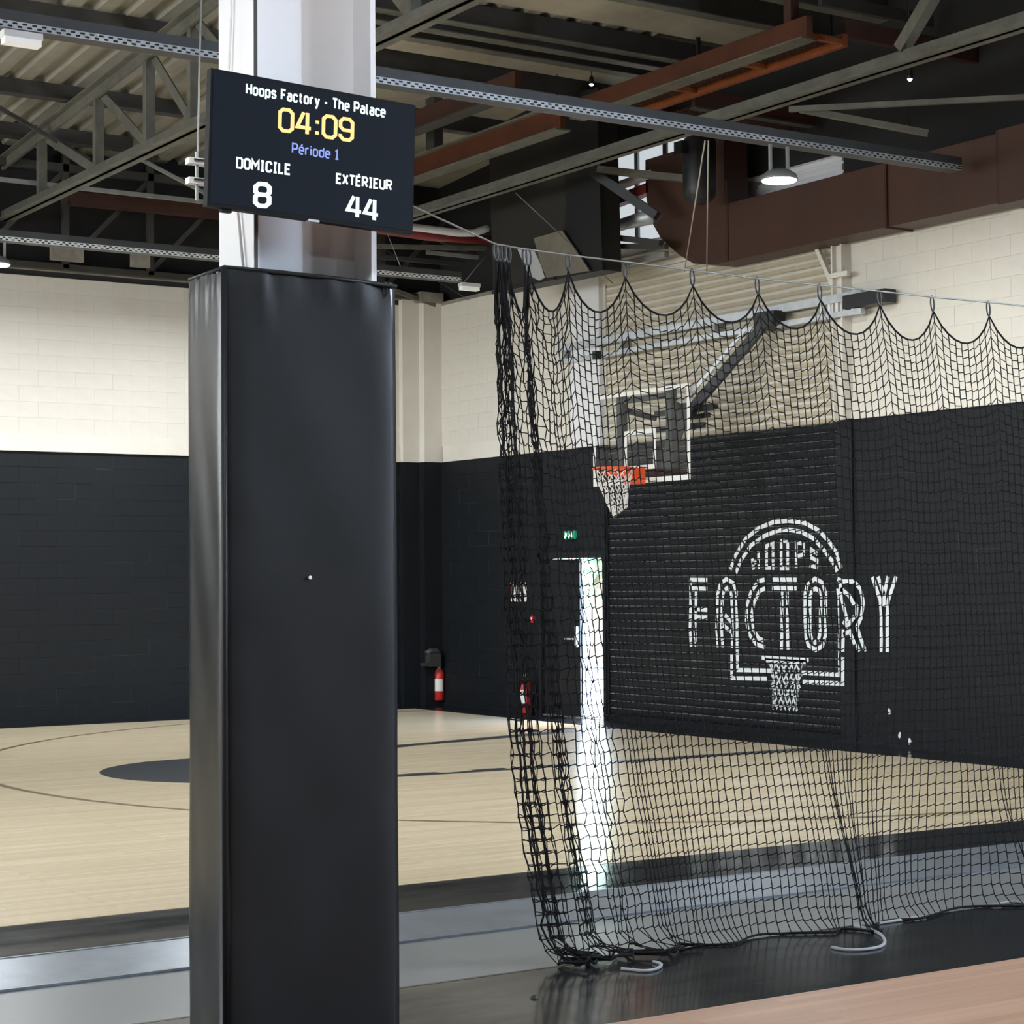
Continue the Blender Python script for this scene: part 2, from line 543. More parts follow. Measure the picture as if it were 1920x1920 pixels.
# block meshes stick out along local +Y; rotated by pi they stick out toward -Y
MB().box(-9, YB - 0.035, ZB, 13.86, YB + 0.01, 3.65).build('concrete_band', 'white_wall', wall_back)
MB().box(-9, YB - 0.05, ZB, 13.86, YB - 0.034, 3.455).build('drip_edge', 'white_wall', wall_back)
MB().box(-9, YB - 0.02, 0.0, 13.86, YB + 0.01, 0.03).build('wall_foot', 'black_wall', wall_back)
MB().box(-9, YB, ZT - 0.05, XW + 0.25, YB + 0.25, ROOF + 0.3).build('upper_wall', 'roof_black', wall_back)

# right wall (X = 14.42), blocks face -X
wall_right = bpy.data.objects.new('wall_right', None)
COL.objects.link(wall_right)
struct(wall_right)
DY0, DY1, DZ = 19.985, 21.37, 2.045
SY0, SY1 = 15.66, 19.93        # shutter bay
core = MB()
core.box(XW + 0.0005, DY1, 0, XW + 0.25, YB, ZT)
core.box(XW + 0.0005, DY0, DZ, XW + 0.25, DY1, ZT)
core.box(XW + 0.0005, SY1 - 0.02, 0, XW + 0.05, DY0, DZ)
core.box(XW + 0.0005, SY1 - 0.02, DZ, XW + 0.25, DY0, ZT)
core.box(XW + 0.0005, -6.2, 0, XW + 0.25, SY0, ZT)
core.build('wall_core', 'pad_grey', wall_right)
block_wall(wall_right, lambda u, z: Vector((XW, u, z)), (math.pi / 2, (-1, 0, 0)), SY1, YB, [(DY0, DY1, 2.02)], 1)
def block_wall_near():
    block_wall(wall_right, lambda u, z: Vector((XW, u, z)), (math.pi / 2, (-1, 0, 0)), 8.0, 15.48, [], 1)
block_wall_near()
MB().box(XW, -6, 0, XW + 0.01, 8.0, ZB).build('far_wall_paint', 'black_wall', wall_right)
MB().box(XW, -6, ZB, XW + 0.01, 8.0, ZT).build('far_wall_paint', 'white_wall', wall_right)
MB().box(XW - 0.03, SY1, ZB, XW + 0.01, YB - 0.3, 3.65).build('concrete_band', 'white_wall', wall_right)
MB().box(XW - 0.03, -6, ZB, XW + 0.01, 15.48, 3.65).build('concrete_band', 'white_wall', wall_right)
MB().box(XW - 0.015, -6, 0, XW + 0.01, SY0 - 0.02, 0.03).build('wall_foot', 'black_wall', wall_right)
MB().box(XW - 0.015, DY1, 0, XW + 0.01, YB, 0.03).build('wall_foot', 'black_wall', wall_right)
# above the blocks: dark wall with a clerestory band
WY0, WY1, WZ0, WZ1 = 18.3, 20.6, 5.86, 7.2
MB().box(XW + 0.12, WY1, ZT, XW + 0.25, YB, ROOF + 0.3).build('upper_wall', 'roof_black', wall_right)
MB().box(XW + 0.12, -6.2, ZT, XW + 0.25, WY0, ROOF + 0.3).build('upper_wall', 'roof_black', wall_right)
MB().box(XW + 0.12, WY0, WZ1, XW + 0.25, WY1, ROOF + 0.3).build('upper_wall', 'roof_black', wall_right)
MB().box(XW - 0.02, WY0, ZT - 0.12, XW + 0.25, WY1, WZ0).build('window_ledge', 'white_steel', wall_right)
MB().box(XW + 0.1, SY0, 5.45, XW + 0.25, SY1, ZT).build('shutter_head', 'white_wall', wall_right)
rc = MB()
for i in range(6):
    zz = 5.72 + i * 0.1
    rc.prism([(0.0, zz), (-0.03, zz + 0.02), (-0.03, zz + 0.07), (0.0, zz + 0.1)], lambda u, v: (XW + 0.119 + u, 15.7, v), lambda u, v: (XW + 0.119 + u, 18.28, v))
rc.build('ribbed_cladding', 'white_steel', wall_right)
win1 = bpy.data.objects.new('window_1', None)
COL.objects.link(win1)
struct(win1)
ny = 4
for i in range(ny):
    a, b = WY0 + (WY1 - WY0) * i / ny, WY0 + (WY1 - WY0) * (i + 1) / ny
    for (za, zb) in ((WZ0, 6.52), (6.58, WZ1)):
        MB().box(XW + 0.17, a + 0.03, za, XW + 0.19, b - 0.03, zb).build('pane', 'clerestory', win1)
for i in range(ny + 1):
    y = WY0 + (WY1 - WY0) * i / ny
    MB().box(XW + 0.14, y - 0.035, WZ0, XW + 0.22, y + 0.035, WZ1).build('mullion', 'truss_dark' if i % 2 else 'galv_dull', win1)
MB().box(XW + 0.14, WY0, 6.52, XW + 0.22, WY1, 6.58).build('transom', 'truss_dark', win1)

# pilasters, corner column and steel posts
trim1 = struct(MB().box(14.13, YB - 0.24, ZB, XW, YB, ZT + 0.02).build('trim_1', 'white_wall'))
MB().box(13.86, YB - 0.10, ZB, 14.13, YB - 0.001, ZT + 0.02).build('pilaster_return', 'white_wall', trim1)
MB().box(14.13, YB - 0.22, 0.0, XW, YB, ZB).build('black_foot', 'black_wall', trim1)
MB().box(13.86, YB - 0.08, 0.0, 14.13, YB - 0.001, ZB).build('black_foot', 'black_wall', trim1)
MB().box(14.05, YB - 0.3, ZT - 0.02, XW, YB, ZT + 0.12).build('cap', 'pad_grey', trim1)
trim2 = struct(MB().box(XW - 0.10, SY1, ZB, XW, SY1 + 0.62, ZT).build('trim_2', 'white_steel'))
MB().box(XW - 0.05, SY1 - 0.01, 0, XW, SY1 + 0.05, ZB).build('black_foot', 'black_wall', trim2)
trim3 = struct(MB().box(XW - 0.14, 15.48, ZB, XW, 15.50, ZT).build('trim_3', 'white_wall'))
MB().box(XW - 0.14, 15.62, ZB, XW, 15.64, ZT).build('flange', 'white_wall', trim3)
MB().box(XW - 0.08, 15.50, ZB, XW - 0.06, 15.62, ZT).build('web', 'white_wall', trim3)
MB().box(XW - 0.03, 15.48, 0, XW, 15.66, ZB).build('black_foot', 'black_wall', trim3)
MB().bar((XW - 0.1, 15.64, 4.85), (XW - 0.1, 15.95, 5.4), 0.05, 0.05).build('knee_brace', 'white_wall', trim3)
MB().box(XW - 0.17, 15.36, 4.93, XW - 0.13, 15.64, 4.98).build('clamp', 'white_wall', trim3)

# the walls behind the photographer, with their big frosted windows
wall_left = struct(MB().box(-9.2, -6.2, 0, -9.0, YB, ROOF).build('wall_left', 'white_wall'))
wall_front = struct(MB().box(-9.2, -6.2, 0, XW + 0.25, -6.0, ROOF).build('wall_front', 'black_wall'))
def frosted(name, m, wall, box, n, axis):
    w = bpy.data.objects.new(name, None)
    COL.objects.link(w)
    struct(w)
    x0, y0, z0, x1, y1, z1 = box
    for i in range(n):
        f0, f1 = i / n, (i + 1) / n
        if axis == 'y':
            a, b = y0 + (y1 - y0) * f0, y0 + (y1 - y0) * f1
            MB().box(x0, a + 0.05, z0, x1, b - 0.05, z1).build('pane', m, w)
            MB().box(x0 - 0.02, b - 0.05, z0, x1 + 0.02, b + 0.05, z1).build('mullion', 'white_steel', w)
        else:
            a, b = x0 + (x1 - x0) * f0, x0 + (x1 - x0) * f1
            MB().box(a + 0.05, y0, z0, b - 0.05, y1, z1).build('pane', m, w)
            MB().box(b - 0.05, y0 - 0.02, z0, b + 0.05, y1 + 0.02, z1).build('mullion', 'white_steel', w)
    return w
frosted('window_2', 'win_right', wall_right, (XW - 0.02, 0.0, 4.4, XW - 0.001, 2.4, 5.6), 2, 'y')
frosted('window_3', 'win_left', wall_left, (-8.999, 6.0, 2.6, -8.98, 22.0, 5.6), 8, 'y')

# ------------------------------------------------------------------ door
door = bpy.data.objects.new('door_1', None)
COL.objects.link(door)
struct(door)
fr_ = MB()
fr_.box(XW - 0.04, DY0 - 0.06, 0, XW + 0.06, DY0, DZ + 0.06)
fr_.build('jamb', 'black_metal', door)
MB().box(XW - 0.04, DY1, 0, XW + 0.12, DY1 + 0.06, DZ + 0.06).build('jamb', 'black_metal', door)
MB().box(XW - 0.04, DY0 - 0.06, DZ, XW + 0.12, DY1 + 0.06, DZ + 0.06).build('head', 'black_metal', door)
MB().box(XW - 0.02, DY0, DZ - 0.02, XW + 0.02, DY1, DZ).build('head_rail', 'dark_frame', door)
leaf = MB().prism([(20.555, 0.012), (20.985, 0.012), (21.0, 2.02), (20.555, 2.02)], lambda u, v: (XW + 0.01, u, v), lambda u, v: (XW + 0.055, u, v)).build('door_leaf', 'black_metal', door)
MB().prism([(20.998, 0.012), (21.37, 0.012), (21.37, 2.02), (21.001, 2.02)], lambda u, v: (XW + 0.01, u, v), lambda u, v: (XW + 0.055, u, v)).build('door_leaf', 'black_metal', door)
hb = MB().box(XW - 0.045, 20.60, 0.98, XW - 0.03, 20.99, 1.01)
hb.build('push_bar', 'black_metal', leaf)
MB().box(XW - 0.03, 20.58, 0.90, XW + 0.01, 20.62, 1.16).build('lock_plate', 'galv', leaf)
MB().tube([(XW - 0.045, 20.62, 1.0), (XW - 0.06, 20.70, 1.0), (XW - 0.06, 20.8, 1.0)], 0.012).build('handle', 'galv', leaf)
MB().box(XW - 0.02, DY0, 0.0005, XW + 0.2, DY1, 0.012).build('sill', 'galv_dull', door)

# outdoors through the door
ground = struct(MB().box(14.72, -40, -0.32, 90, 110, -0.02).build('ground', 'ground'))
def tree(cx, cy, h, r, label, seed):
    rnd = random.Random(seed)
    t = thing('tree', label, 'tree')
    MB().tube([(cx, cy, -0.05), (cx + 0.1, cy, h * 0.5), (cx, cy + 0.2, h * 0.85)], [0.22, 0.16, 0.06]).build('trunk', 'bark', t)
    lf = MB()
    for i in range(2600):
        a, b, c = rnd.uniform(0, 6.283), rnd.uniform(-1, 1), rnd.random() ** 0.4
        p = Vector((cx + r * c * math.cos(a) * math.sqrt(1 - b * b), cy + r * c * math.sin(a) * math.sqrt(1 - b * b), h * 0.62 + r * 0.95 * c * b))
        u = Vector((rnd.gauss(0, 1), rnd.gauss(0, 1), rnd.gauss(0, 1))).normalized() * rnd.uniform(0.07, 0.16)
        v = u.orthogonal().normalized() * u.length * 0.6
        lf.quad(p - u, p + v, p + u, p - v)
    stuff(lf.build('foliage', 'leaf', t))
tree(24.5, 34.2, 5.6, 2.5, 'leafy green tree outdoors seen through the open door gap', 3)
sun_d = bpy.data.lights.new('sun', 'SUN')
sun_d.energy = 3.2
sun_d.angle = 0.02
sun_d.color = (1, 0.95, 0.86)
sun = bpy.data.objects.new('sun', sun_d)
sun.rotation_euler = (math.radians(36), 0, math.radians(200))
COL.objects.link(sun)

# ------------------------------------------------------------------ roller shutter
sh = thing('roller_shutter', 'wide roller shutter, black slats below and off white slats above', 'roller shutter')
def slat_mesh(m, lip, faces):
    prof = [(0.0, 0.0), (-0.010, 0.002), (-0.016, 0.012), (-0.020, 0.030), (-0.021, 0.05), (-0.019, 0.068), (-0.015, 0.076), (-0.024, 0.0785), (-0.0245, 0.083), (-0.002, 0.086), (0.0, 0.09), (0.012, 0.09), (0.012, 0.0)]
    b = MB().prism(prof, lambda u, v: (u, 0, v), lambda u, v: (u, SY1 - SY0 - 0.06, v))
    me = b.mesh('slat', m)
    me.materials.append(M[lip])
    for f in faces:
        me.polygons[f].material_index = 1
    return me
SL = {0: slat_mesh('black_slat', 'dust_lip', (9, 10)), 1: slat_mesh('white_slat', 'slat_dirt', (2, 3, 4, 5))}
z = 0.085
k = 0
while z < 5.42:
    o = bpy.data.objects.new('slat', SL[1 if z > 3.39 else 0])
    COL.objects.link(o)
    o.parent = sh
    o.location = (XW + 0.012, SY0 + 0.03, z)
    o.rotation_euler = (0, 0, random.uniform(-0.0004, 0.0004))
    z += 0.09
SLAT0, SLATP = 0.085, 0.09
MB().box(XW - 0.02, SY0 + 0.02, 0.0, XW + 0.02, SY1 - 0.02, 0.085).build('bottom_rail', 'black_slat', sh)
MB().box(XW - 0.03, SY1 - 0.045, 0, XW + 0.03, SY1, ZB).build('guide_rail', 'black_slat', sh)
MB().box(XW - 0.03, SY0, 0, XW + 0.03, SY0 + 0.045, ZB).build('guide_rail', 'black_slat', sh)
MB().box(XW - 0.03, SY1 - 0.045, ZB, XW + 0.03, SY1, 5.42).build('guide_rail', 'white_slat', sh)
MB().box(XW - 0.03, SY0, ZB, XW + 0.03, SY0 + 0.045, 5.42).build('guide_rail', 'white_slat', sh)
hbx = MB()
for i in range(4):
    zz = 5.42 + i * 0.07
    hbx.box(XW - 0.05 - 0.02 * (i % 2), SY0, zz, XW + 0.1, SY1, zz + 0.066)
hbx.build('header_box', 'white_slat', sh)

# painted FACTORY sign, digitised stroke by stroke on the wall plane
sg = thing('wall_logo', 'big white FACTORY lettering with HOOPS arch and hoop painted across black shutter and wall', 'sign')
def zl(zx, zy):
    p = at(1240 + zx / 4, 940 + zy / 4, X=XW)
    return (p.y, p.z)
def wall_stroke(name, lines, w):
    part = None
    for ln in lines:
        mb = MB()
        closed = ln[0] == ln[-1] and len(ln) > 2
        pts = [zl(*p) for p in ln]
        fine = []
        for a, b in zip(pts[:-1], pts[1:]):
            n = max(1, int(math.dist(a, b) / 0.012))
            fine += [(a[0] + (b[0] - a[0]) * i / n, a[1] + (b[1] - a[1]) * i / n) for i in range(n)]
        if not closed:
            fine.append(pts[-1])
        for q in ribbon2d(fine, w, closed):
            cy = sum(p[0] for p in q) / 4
            cz = sum(p[1] for p in q) / 4
            d = q[1] - q[0]
            if cy > SY0 + 0.06:
                ph = ((cz - SLAT0) % SLATP)
                if abs(d[1]) > 0.5 * abs(d[0]) and (ph < 0.008 or ph > 0.084):
                    continue
                x = XW - 0.0128
            elif cy > 15.47:
                x = XW - 0.0315
            else:
                x = XW - 0.0085
            mb.hexa([(x, p[0], p[1]) for p in q] + [(x - 0.002, p[0], p[1]) for p in q])
        o = mb.build(name if part is None else 'stroke', 'logo_white', part or sg)
        part = part or o
    return part
W1 = 0.047
wall_stroke('letter_f', [[(215, 588), (352, 590)], [(226, 590), (226, 800), (222, 950), (230, 1090)], [(222, 652), (352, 655)], [(268, 660), (264, 900), (258, 960), (268, 1090)], [(255, 808), (352, 815)], [(275, 868), (352, 870)]], W1)
wall_stroke('letter_a', [[(432, 1095), (422, 950), (428, 700), (450, 620), (495, 582), (545, 612), (570, 680), (575, 900), (575, 1100)], [(468, 1095), (458, 950), (464, 720), (478, 668), (500, 650), (522, 668), (535, 720), (540, 960), (540, 1100)], [(464, 830), (540, 912)], [(460, 920), (540, 985)]], W1)
wall_stroke('letter_c', [[(780, 588), (735, 598), (680, 680), (648, 780), (645, 900), (668, 1000), (718, 1070), (785, 1096)], [(785, 652), (745, 672), (702, 760), (684, 850), (698, 960), (738, 1028), (780, 1046)]], W1)
wall_stroke('letter_t', [[(838, 587), (1022, 588)], [(838, 650), (1022, 653)], [(912, 668), (912, 950), (908, 1110)], [(952, 668), (952, 950), (958, 1112)]], W1)
wall_stroke('letter_o', [[(1085, 700), (1100, 630), (1160, 580), (1215, 610), (1240, 690), (1240, 1000), (1215, 1085), (1165, 1115), (1110, 1080), (1085, 1000), (1085, 700)], [(1122, 720), (1140, 665), (1165, 655), (1190, 670), (1203, 720), (1200, 980), (1185, 1040), (1160, 1060), (1135, 1035), (1122, 980), (1122, 720)]], W1)
wall_stroke('letter_r', [[(1332, 580), (1380, 602), (1450, 602), (1500, 660), (1520, 760), (1505, 870), (1472, 940), (1500, 1030), (1536, 1126)], [(1360, 655), (1425, 705), (1472, 790), (1468, 860), (1412, 935), (1380, 900)], [(1355, 590), (1368, 720), (1412, 900)], [(1382, 960), (1378, 1128)], [(1382, 1000), (1430, 975), (1455, 1040), (1490, 1126)]], W1)
wall_stroke('letter_y', [[(1588, 568), (1648, 745), (1655, 850), (1655, 1130)], [(1766, 563), (1706, 745), (1700, 850), (1700, 1130)], [(1630, 565), (1676, 700)], [(1706, 563), (1676, 700), (1676, 790)]], W1)
wall_stroke('arch', [[(525, 512), (560, 410), (640, 280), (740, 200), (850, 155), (960, 146), (1080, 160), (1190, 220), (1270, 310), (1330, 400), (1366, 500)], [(565, 540), (600, 450), (680, 330), (780, 260), (880, 220), (960, 212), (1060, 230), (1150, 280), (1230, 370), (1290, 450), (1326, 526)]], W1)
W2 = 0.042
wall_stroke('small_letters', [[(688, 430), (700, 512)], [(736, 378), (736, 508)], [(690, 465), (740, 450)], [(797, 335), (797, 500), (845, 500), (845, 318), (797, 335)], [(906, 298), (906, 502), (955, 502), (955, 298), (906, 298)], [(1020, 500), (1020, 310), (1075, 318), (1072, 400), (1022, 412)], [(1178, 395), (1132, 362), (1126, 420), (1176, 445), (1172, 495), (1120, 480)]], W2)
wall_stroke('board_outline', [[(535, 1135), (535, 1326), (802, 1331)], [(576, 1110), (580, 1265), (832, 1270)], [(1340, 655), (1345, 1300), (1060, 1285)], [(1378, 1168), (1378, 1368), (1068, 1354)]], W1)
wall_stroke('painted_rim', [[(760, 1172), (1112, 1192)], [(790, 1192), (1100, 1206)]], W1)
netl = [[(812, 1200), (850, 1300), (848, 1400), (845, 1562)], [(1070, 1210), (1038, 1300), (1028, 1400), (1020, 1575)]]
for r_ in range(4):
    y0 = 1215 + r_ * 85
    xs = [830 + r_ * 4 + i * (230 - r_ * 14) / 3 for i in range(4)]
    netl.append([p for i in range(3) for p in ((xs[i], y0 + (6 * i)), ((xs[i] + xs[i + 1]) / 2, y0 + 80 + 6 * i))] + [(xs[3], y0 + 18)])
    netl.append([p for i in range(3) for p in ((xs[i], y0 + 80 + 6 * i), ((xs[i] + xs[i + 1]) / 2, y0 + 6 * i))] + [(xs[3], y0 + 98)])
wall_stroke('painted_net', netl, 0.02)

# ------------------------------------------------------------------ small things on the far walls
def extinguisher(x, y, z0, rz, label):
    t = thing('fire_extinguisher', label, 'fire extinguisher', 'red fire extinguishers by the far corner')
    b = MB().lathe([(0.062, 0), (0.07, 0.01), (0.07, 0.36), (0.06, 0.41), (0.03, 0.44)], 0, 0, 18).build('cylinder', 'red', t, True)
    lb = MB()
    n = 7
    for i in range(n):
        a0, a1 = math.radians(200 + i * 100 / n), math.radians(200 + (i + 1) * 100 / n)
        lb.hexa([(0.0705 * math.cos(a), 0.0705 * math.sin(a), zz) for zz in (0.13, 0.30) for a in (a0, a1)][:2] + [(0.073 * math.cos(a1), 0.073 * math.sin(a1), 0.13), (0.073 * math.cos(a0), 0.073 * math.sin(a0), 0.13)]
                + [(0.0705 * math.cos(a0), 0.0705 * math.sin(a0), 0.30), (0.0705 * math.cos(a1), 0.0705 * math.sin(a1), 0.30), (0.073 * math.cos(a1), 0.073 * math.sin(a1), 0.30), (0.073 * math.cos(a0), 0.073 * math.sin(a0), 0.30)])
    lb.build('paper_label', 'paper', t)
    MB().lathe([(0.03, 0.44), (0.03, 0.5), (0.018, 0.52)], 0, 0, 12).build('valve', 'galv_dull', t, True)
    MB().box(-0.012, -0.09, 0.52, 0.012, 0.03, 0.545).build('lever', 'black_metal', t)
    MB().tube([(0.03, 0, 0.48), (0.09, 0, 0.46), (0.11, 0, 0.36), (0.10, 0, 0.2), (0.085, 0, 0.1)], 0.012, 6).build('hose', 'plastic', t, True)
    t.location = (x, y, z0)
    t.rotation_euler = (0, 0, rz)
    return t
p = at(824, 1313, Y=23.9)
extinguisher(p.x, p.y, 0.075, math.radians(-20), 'red extinguisher with white label fixed in the dark room corner')
p = at(986, 1335, X=14.27)
extinguisher(p.x, p.y, 0.02, math.radians(-60), 'red extinguisher behind the bunched net, left of the open door')
for (px_, n_) in ((824, 1),):
    q = at(px_, 1313, Y=23.9)
    tag(MB().box(q.x - 0.05, q.y + 0.07, 0.2, q.x + 0.05, YB - 0.215, 0.25).build('extinguisher_bracket', 'black_metal'), 'black wall bracket holding the corner fire extinguisher', 'bracket')
sgn = thing('exit_sign', 'small lit green exit sign above the open door', 'exit sign')
a, b = at(1063, 996, X=XW), at(1083, 1011, X=XW)
y0, y1, z0, z1 = b.y, a.y, b.z, a.z
MB().box(XW - 0.05, y0, z0, XW - 0.007, y1, z1).build('housing', 'exit_green', sgn)
ym = (y0 + y1) / 2
h = z1 - z0
man = MB()
plate(man, ribbon2d([(ym + 0.06, z0 + h * 0.85), (ym + 0.055, z0 + h * 0.5), (ym + 0.02, z0 + h * 0.3), (ym + 0.03, z0 + h * 0.1)], 0.03), lambda u, v, d: (XW - 0.0505 - d, u, v), 0.003)
plate(man, ribbon2d([(ym + 0.055, z0 + h * 0.55), (ym + 0.09, z0 + h * 0.3), (ym + 0.09, z0 + h * 0.12)], 0.028), lambda u, v, d: (XW - 0.0505 - d, u, v), 0.003)
plate(man, ribbon2d([(ym + 0.02, z0 + h * 0.7), (ym + 0.09, z0 + h * 0.62)], 0.022), lambda u, v, d: (XW - 0.0505 - d, u, v), 0.003)
man.build('running_figure', 'exit_white', sgn)
MB().prism([(ym - 0.015, z0 + h * 0.5), (ym - 0.05, z0 + h * 0.9), (ym - 0.085, z0 + h * 0.5), (ym - 0.05, z0 + h * 0.1)], lambda u, v: (XW - 0.0505, u, v), lambda u, v: (XW - 0.0535, u, v)).build('arrow', 'exit_white', sgn)
nt_ = thing('wall_notice', 'white framed safety notice with a red stripe on the black wall left of the door', 'notice')
a, b = at(957, 1092, X=XW), at(989, 1128, X=XW)
MB().box(XW - 0.016, b.y, b.z, XW - 0.007, a.y, a.z).build('sheet', 'paper', nt_)
MB().box(XW - 0.018, a.y - 0.06, b.z + 0.04, XW - 0.0155, a.y - 0.015, a.z - 0.02).build('red_stripe', 'red', nt_)
for i in range(5):
    zz = a.z - 0.06 - i * 0.035
    MB().box(XW - 0.0175, b.y + 0.03, zz, XW - 0.0155, a.y - 0.09, zz + 0.008).build('printed_line', 'rope_grey', nt_)
p = at(1002, 1161, X=XW)
cp = thing('alarm_call_point', 'tiny red alarm call point below the white notice', 'alarm')
MB().box(XW - 0.05, p.y - 0.035, p.z - 0.045, XW - 0.007, p.y + 0.035, p.z + 0.045).build('housing', 'red', cp)
MB().box(XW - 0.054, p.y - 0.018, p.z - 0.01, XW - 0.0495, p.y + 0.018, p.z + 0.025).build('push_plate', 'paper', cp)
p = at(812, 1232, Y=23.85)
bx = thing('wall_hook_box', 'dark box with a pale rounded top fixed above the corner extinguisher', 'box')
MB().box(p.x - 0.09, 23.80, p.z - 0.13, p.x + 0.10, YB - 0.215, p.z + 0.05).build('body', 'dark_frame', bx)
MB().tube([(p.x - 0.10, 23.86, p.z + 0.05), (p.x - 0.03, 23.86, p.z + 0.085), (p.x + 0.06, 23.86, p.z + 0.08), (p.x + 0.11, 23.86, p.z + 0.04)], 0.045, 8).build('top', 'dark_frame', bx, True)
MB().box(p.x - 0.19, 23.80, p.z - 0.12, p.x - 0.09, 23.88, p.z - 0.08).build('arm', 'dark_frame', bx)
p = at(758, 1319, Z=0.03)
tag(MB().box(p.x - 0.03, p.y - 0.02, 0.004, p.x + 0.03, p.y + 0.02, 0.04).build('paper_scrap', 'paper'), 'tiny white scrap on the dark strip at the back wall foot', 'scrap')
for i, (px_, py_) in enumerate(((1596, 1382), (1668, 1334), (1706, 1390), (1688, 1378))):
    p = at(px_, py_, X=XW)
    tag(MB().prism([(0.02 * math.cos(t) * (1 + 0.5 * math.sin(2 * t + i)), 0.035 * math.sin(t)) for t in [j * math.pi / 4 for j in range(8)]],
                   lambda u, v: (XW - 0.0065, p.y + u, p.z + v), lambda u, v: (XW - 0.009, p.y + u, p.z + v)).build('chipped_patch', 'paper'),
        ['largest pale chip in the black paint, low beside the shutter', 'hook-shaped pale paint chip right of the painted hoop, highest of the chips', 'rightmost pale paint chip low on the black wall', 'pale paint chip between two others low on the black wall'][i], 'paint chip')

# ------------------------------------------------------------------ column, pad and scoreboard
PX0, PX1, PY0, PY1, PZ = 3.052, 3.783, 6.60, 6.935, 2.905
col = thing('steel_column', 'white painted steel column rising from the black pad', 'column')
cx0, cx1, cy0, cy1 = 3.205, 3.728, 6.66, 6.965
MB().box(cx0, cy0, 0, cx0 + 0.022, cy1, 8.6).build('flange', 'white_steel', col)
MB().box(cx1 - 0.022, cy0, 0, cx1, cy1, 8.6).build('flange', 'white_steel', col)
MB().box(cx0 + 0.022, 6.80, 0, cx1 - 0.022, 6.815, 8.6).build('web', 'white_steel', col)
MB().box(cx0 + 0.022, 6.772, 0, 3.465, 6.80, 8.6).build('cover_plate', 'white_steel', col)
MB().box(cx0 + 0.002, cy0 - 0.002, 2.9, cx0 + 0.016, cy0, 8.5).build('edge_seam', 'dark_frame', col)  # dark strip paints the shade on the flange tip
MB().tube([(cx0 - 0.012, 6.80, 4.6), (cx0 - 0.012, 6.83, 3.9), (cx0 - 0.014, 6.86, 3.6), (cx0 - 0.012, 6.72, 2.9)], 0.006, 6).build('cable', 'white_steel', col, True)
pad = thing('column_pad', 'tall black vinyl safety pad wrapped around the column foot', 'safety pad')
def pad_panel(name, p0, p1, nrm, thick, seed, bulge):
    """upholstered panel: slightly bulged, wrinkled near the top"""
    rnd = random.Random(seed)
    p0, p1, nrm = Vector(p0), Vector(p1), Vector(nrm)
    nu, nv = 26, 60
    fold = [(rnd.uniform(0.05, 0.95), rnd.uniform(0.015, 0.04), rnd.uniform(0.1, 0.3), rnd.choice((-1, 1)) * rnd.uniform(0.006, 0.012)) for _ in range(7)]
    b = MB()
    for layer in (0, 1):
        for j in range(nv + 1):
            zz = PZ * (1 - (1 - j / nv) ** 1.6) if True else 0
            for i in range(nu + 1):
                u = i / nu
                e = min(1, min(u, 1 - u) * 9) ** 0.5 * min(1, (PZ - zz) * 14 + 0.15) ** 0.5
                w = 0
                for (fu, fw, fl, fa) in fold:
                    dz = PZ - zz
                    w += fa * math.exp(-((u - fu - dz * 0.12) / fw) ** 2) * max(0, 1 - dz / fl)
                w += 0.0025 * math.sin(zz * 5 + u * 4 + seed) * math.sin(u * 7 + zz * 1.3)
                off = (bulge * e + w) if layer else -thick
                sag = -0.012 * (u ** 2) - 0.006 * math.sin(u * 9) if j == nv else 0
                q = p0 + (p1 - p0) * u + nrm * off
                b.v.append((q.x, q.y, zz + sag))
    W = nu + 1
    N = W * (nv + 1)
    for j in range(nv):
        for i in range(nu):
            a_ = j * W + i
            b.f.append((N + a_, N + a_ + 1, N + a_ + W + 1, N + a_ + W))
            b.f.append((a_, a_ + W, a_ + W + 1, a_ + 1))
    for i in range(nu):
        t = nv * W + i
        b.f.append((t, N + t, N + t + 1, t + 1))
        b.f.append((i, i + 1, N + i + 1, N + i))
    for j in range(nv):
        for i in (0, nu):
            a_ = j * W + i
            b.f.append((a_, N + a_, N + a_ + W, a_ + W))
    return fix_normals(b.build(name, 'vinyl' if name == 'front_cushion' else 'vinyl_side', pad, True))
pad_panel('front_cushion', (PX0 + 0.01, PY0 + 0.012, 0), (PX1, PY0 + 0.012, 0), (0, -1, 0), 0.04, 2, 0.012)
pad_panel('left_cushion', (PX0 + 0.012, PY1, 0), (PX0 + 0.012, PY0 + 0.01, 0), (-1, 0, 0), 0.04, 5, 0.012)
pad_panel('right_cushion', (PX1 - 0.012, PY0 + 0.01, 0), (PX1 - 0.012, PY1, 0), (1, 0, 0), 0.04, 9, 0.012)
MB().tube([(PX0 + 0.006, PY0 + 0.006, 0.0), (PX0 + 0.004, PY0 + 0.005, 1.5), (PX0 + 0.006, PY0 + 0.006, PZ)], 0.012, 8).build('corner_seam', 'vinyl', pad, True)
MB().tube([(PX0 + 0.012, PY1 - 0.01, PZ - 0.004), (PX0 + 0.010, PY0 + 0.012, PZ + 0.002), (PX0 + 0.2, PY0 + 0.003, PZ), (PX0 + 0.45, PY0 + 0.003, PZ - 0.004), (PX1, PY0 + 0.004, PZ - 0.015)], 0.008, 8).build('top_piping', 'vinyl', pad, True)
tag(MB().lathe([(0.006, 0), (0.0075, 0.003), (0.005, 0.006)], 0, 0, 10).build('white_button', 'paper'), 'tiny white speck stuck on the black pad', 'speck')
p = at(581, 1083, Y=PY0 - 0.004)
bpy.data.objects['white_button'].location = (p.x, PY0 - 0.004, p.z)
bpy.data.objects['white_button'].rotation_euler = (math.radians(90), 0, 0)

